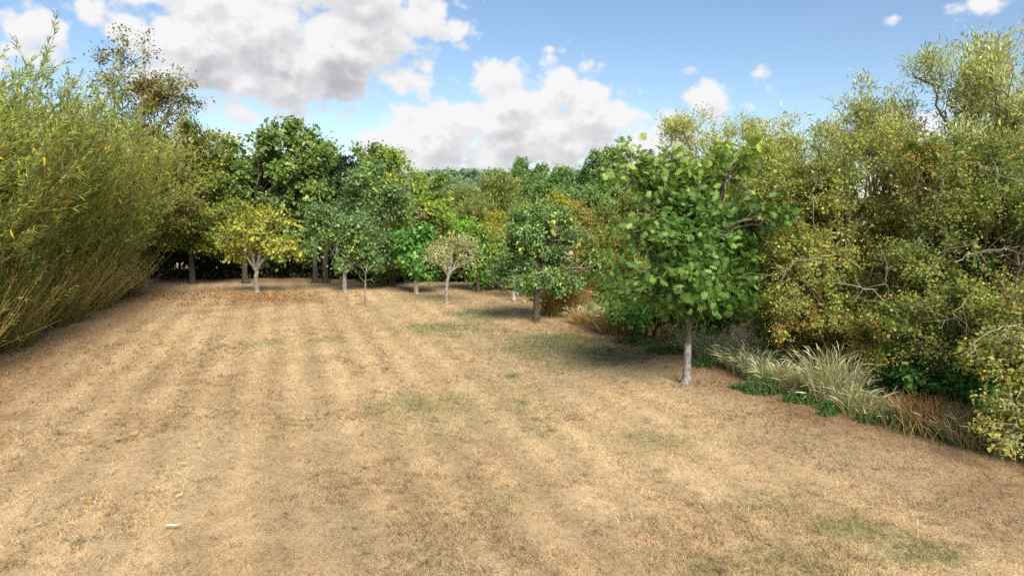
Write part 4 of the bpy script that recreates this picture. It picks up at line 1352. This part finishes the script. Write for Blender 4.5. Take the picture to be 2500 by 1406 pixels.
rg = np.random.default_rng(60)
x, y = along_edge(rg, (1640, 862), (1890, 955), 6000, .15, .95)
tp = .55 + .6 * fbm(x, y, 1.3, 2) - .35 * sstep(7.4, 9.6, 17.0 - y * 1.0 - 0 * x) * 0
m = grass_mb(rg, x, y, (.22, .52), (.002, .004), P_TALL, (.05, .6), .45, .4, P_SEED, taper=tp + .1)
o = m.build('tall_grass', M_DRYGRASS); tag(o, 'tall pale seeding grass bank beside the oak trunk along the ditch', 'grass', kind='stuff')
x, y = along_edge(rg, (1850, 945), (2560, 1180), 8000, .10, 1.2)
m = grass_mb(rg, x, y, (.14, .42), (.0022, .0045), P_TALL + P_TAN + P_WEEDG, (.1, .7), .55, .25, P_SEED)
o = m.build('rough_grass', M_DRYGRASS); tag(o, 'rough low grass at the foot of the hawthorns', 'grass', kind='stuff')
x, y = along_edge(rg, (1380, 760), (1720, 890), 4200, .5, 2.2)
m = grass_mb(rg, x, y, (.35, .8), (.003, .007), P_TALL + P_TAN, (.1, .7), .5, .2, P_SEED)
o = m.build('bank_grass', M_DRYGRASS); tag(o, 'mixed dry and green grass on the bank behind the oak', 'grass', kind='stuff')


def tussock(seed, name, label, px, py, rad, n, Lr, pl, heads=0., hp=None, lean=.35, bend=(.05, .5), W=(.003, .006), depth_off=0.0, two=None):
    rr = np.random.default_rng(seed)
    c = G(px, py)
    B = g0(c[0], c[1] + depth_off)
    a = rr.uniform(0, 6.28, n); q = np.sqrt(rr.random(n)) * rad
    x = B[0] + np.cos(a) * q; y = B[1] + np.sin(a) * q * .8
    o = thing(name, label, 'grass clump', Vector(B))
    m = grass_mb(rr, x, y, Lr, W, pl, bend, lean, heads, hp, org=B)
    m.build('blades', M_DRYGRASS, o)
    if two is not None:
        k = n // 2
        m = grass_mb(rr, x[:k], y[:k], (Lr[0] * .5, Lr[1] * .62), W, two, bend, lean * 1.2, org=B)
        m.build('green_blades', M_DRYGRASS, o)
    return o


tussock(301, 'rush_clump', 'rusty-topped green rush clump beside the pear trunk', 1378, 775, .48, 2200, (.45, .85), P_RUSTG, .2, P_DRYRED, .45, two=pal(('6a7a3c', 3), ('5c6c34', 3), ('7c8444', 2)), depth_off=.3)
tussock(302, 'dry_grass_clump', 'tan dry grass clump between rush clump and oak', 1445, 797, .38, 1300, (.2, .45), P_TAN, .2, P_SEED, .6, depth_off=.3)
tussock(303, 'dry_grass_clump', 'pinkish-tan dry grass clump closest to the oak leaves', 1525, 818, .50, 1700, (.25, .55), P_TAN + P_RUSTG, .25, P_SEED, .6, depth_off=.3)
tussock(304, 'rust_grass_clump', 'rust-brown upright grass clump at the lawn corner under the hawthorn', 2290, 1062, .30, 1100, (.25, .5), P_RUSTG + P_DRYRED[:1] + P_TAN, .15, P_DRYRED, .4, depth_off=.15)
tussock(305, 'dry_grass_clump', 'straw-coloured low grass clump under the hanging hawthorn branches', 2420, 1098, .35, 900, (.15, .4), P_TAN + P_TALL, .1, P_SEED, .7, depth_off=.2)
tussock(306, 'seed_grass_clump', 'upright pale seed grass clump at the shaded hawthorn foot', 2060, 1000, .28, 500, (.4, .8), P_SEED + P_TALL, .5, P_SEED, .35, depth_off=.35)


def weed(seed, label, px, py, rx, ry, h, pl, n=900):
    rr = np.random.default_rng(seed)
    c = G(px, py); B = g0(c[0], c[1])
    o = thing('weed_clump', label, 'weed', Vector(B), 'green weeds along the lawn edge')
    ns = int(n / 14)
    a = rr.uniform(0, 6.28, ns); q = np.sqrt(rr.random(ns))
    s0 = np.stack([np.cos(a) * q * rx, np.sin(a) * q * ry, np.zeros(ns)], 1)
    s0[:, 2] = gz(s0[:, 0] + B[0], s0[:, 1] + B[1]) - B[2]
    hh = h * (1 - .6 * q ** 2) * rr.uniform(.6, 1.15, ns)
    e = s0 + np.stack([np.cos(a) * q * .08, np.sin(a) * q * .08, np.ones(ns)], 1) * hh[:, None] + rr.normal(size=(ns, 3)) * .02
    C = np.stack([s0, (s0 + e) / 2 + rr.normal(size=(ns, 3)) * .012, e], 1)
    m = MB(); v, t = tubes(C, np.array([[.003, .0025, .0015]]) * np.ones((ns, 1)), 3); m.add(v, None, t); m.build('stems', BARK_TWIG, o)['kind'] = 'stuff'
    p, d, nn, L, W, col = leaf_rows(rr, C, 14, .05, pl, .032, .016, 1.6, .1)
    m = MB(); v, t, cc = leaves(p, d, nn, L, W, 'diamond', col); m.add(v, t, None, cc); m.build('leaves', M_LEAF, o)


P_WEED = pal(('3e6a2c', 4), ('4c7a34', 4), ('36602a', 3), ('5f8a3e', 1.5))
for i, (lab, px, py, rx, ry, h, n) in enumerate([
    ('large bright green weed clump to the right of the oak trunk', 1862, 958, .30, .22, .24, 2600), ('green weed patch just behind the oak trunk foot', 1735, 893, .34, .25, .17, 1900),
    ('tiny weed tuft in front of the large weed clump', 1795, 950, .09, .07, .09, 350), ('weed patch at the foot of the tall seed grass', 1965, 980, .30, .18, .16, 1700),
    ('low spreading weed patch between seed grass and hawthorn', 2060, 1000, .38, .18, .12, 1700), ('green weed patch on the bank between pear tree and oak', 1560, 838, .42, .3, .12, 1700),
    ('dark green weed patch left of the oak trunk', 1630, 860, .36, .26, .16, 1700), ('small weed tuft on the brown bare soil', 2020, 1015, .10, .08, .09, 350), ('weed sprigs at the hawthorn foot by the lawn corner', 2150, 1030, .30, .15, .14, 1100),
    ('lush leafy weed beside the rush clump', 1462, 765, .40, .3, .35, 1400)]):
    weed(400 + i, lab, px, py, rx, ry, h, P_WEED, n)


# ------------------------------------------------------------------ fallen leaves
def fallen_leaf(px, py, L, W, ang, h, label, curl=.15, group=None):
    c = G(px, py); L *= 1.45; W *= 1.5
    tv = np.array([[0, 0, 0], [.25, .42, .05], [.25, -.42, .05], [.6, .5, .02], [.6, -.5, .02], [1, 0, curl], [.25, 0, 0], [.6, 0, -.03]]) * np.array([L, W, L])
    tf = np.array([[0, 6, 1], [0, 2, 6], [1, 6, 7], [1, 7, 3], [6, 2, 4], [6, 4, 7], [3, 7, 5], [7, 4, 5]])
    me = build_mesh('fallen_leaf', tv, tf, None, np.broadcast_to(H(h), (len(tv), 3)))
    o = link('fallen_leaf', me, M_LEAF)
    o.location = (c[0], c[1], float(gz(np.array([c[0]]), np.array([c[1]]))[0]) + .045)
    o.rotation_euler = (0, -.03, ang)
    return tag(o, label, 'leaf', group)


for a in [(398, 1300, .115, .022, .02, 'e6e2cc', 'long whitish fallen leaf lying level, closest to the camera'), (430, 1230, .055, .016, 1.2, 'e4e0cc', 'short white fallen leaf standing upright in the picture'),
          (433, 1144, .09, .018, .1, 'd8d490', 'long pale yellow-green fallen leaf on the lawn'), (212, 1240, .05, .022, -.4, 'e0bc28', 'bright yellow fallen leaf, the most vivid on the lawn'),
          (80, 1300, .05, .014, .9, 'd6d2bc', 'small curled white fallen leaf near the picture corner'), (342, 1104, .045, .016, -.1, 'd8ac30', 'orange-yellow curled fallen leaf beyond the pale yellow-green one'),
          (190, 1112, .06, .012, -.4, 'ddd4b4', 'thin whitish fallen leaf among the grey grass'), (186, 980, .07, .016, .0, 'd6c840', 'yellow fallen leaf lying before the willow hedge'),
          (422, 898, .06, .016, .1, 'bca840', 'olive yellow fallen leaf by the worn lawn patch'), (2, 1086, .10, .014, -.02, 'd8b440', 'narrow yellow fallen leaf cut by the picture edge'),
          (172, 920, .08, .014, .0, 'cdb050', 'dull yellow fallen leaf under the willow hedge'), (782, 1126, .04, .016, .1, 'd2b43c', 'lone small yellow fallen leaf out on the open lawn'),
          (12, 1158, .06, .018, .2, 'c89a3c', 'curled orange fallen leaf at the picture edge'), (415, 1114, .06, .010, .0, 'dccfa0', 'thin straw-coloured fallen leaf beside the orange-yellow one')]:
    fallen_leaf(*a)
rl = np.random.default_rng(8)
cnt = 0
while cnt < 100:
    px = rl.uniform(0, 620); py = rl.uniform(790, 1120)
    p = G(px, py)
    hd = float(hedge_dist(np.array([p[0]]), np.array([p[1]]))[0])
    if hd < .3 or hd > 1.2 + 3.5 * rl.random(): continue
    fallen_leaf(px, py, rl.uniform(.05, .09), rl.uniform(.010, .016), rl.uniform(-3, 3), ['c8b070', 'd2be86', 'b89a50', 'c8a848'][int(rl.integers(4))], 'small straw-coloured willow leaf scattered on the lawn along the hedge', rl.uniform(.05, .3), 'small dry leaves along the hedge')
    cnt += 1


def litter(seed, label, name, cx, cy, sx, sy, n, pl):
    rr = np.random.default_rng(seed)
    x = cx + rr.normal(size=n) * sx; y = cy + rr.normal(size=n) * sy
    z = gz(x, y) + .03
    d = norm(np.stack([rr.normal(size=n), rr.normal(size=n), rr.normal(size=n) * .2], 1))
    nn = norm(np.array([0, 0, 1.]) + rr.normal(size=(n, 3)) * .35)
    L = rr.uniform(.04, .075, n)
    v, t, c = leaves(np.stack([x, y, z], 1), d, nn, L, L * .65, 'diamond', pick(rr, pl, n))
    m = MB(); m.add(v, t, None, c); o = m.build(name, M_LEAF)
    tag(o, label, 'leaf litter', kind='stuff')


c = G(640, 728)
litter(1, 'brown and yellow leaf litter under the small yellow tree', 'leaf_litter', c[0], c[1], 1.5, 1.0, 1500, pal(('8a5c30', 3), ('a87a3c', 2), ('6f4a2a', 3), ('b8923e', 1)))
c = G(420, 715)
litter(2, 'brown leaf litter before the birch and conifers', 'leaf_litter', c[0], c[1], 1.3, 1.0, 900, pal(('8a5c30', 3), ('7a4c2c', 3), ('98703c', 2)))
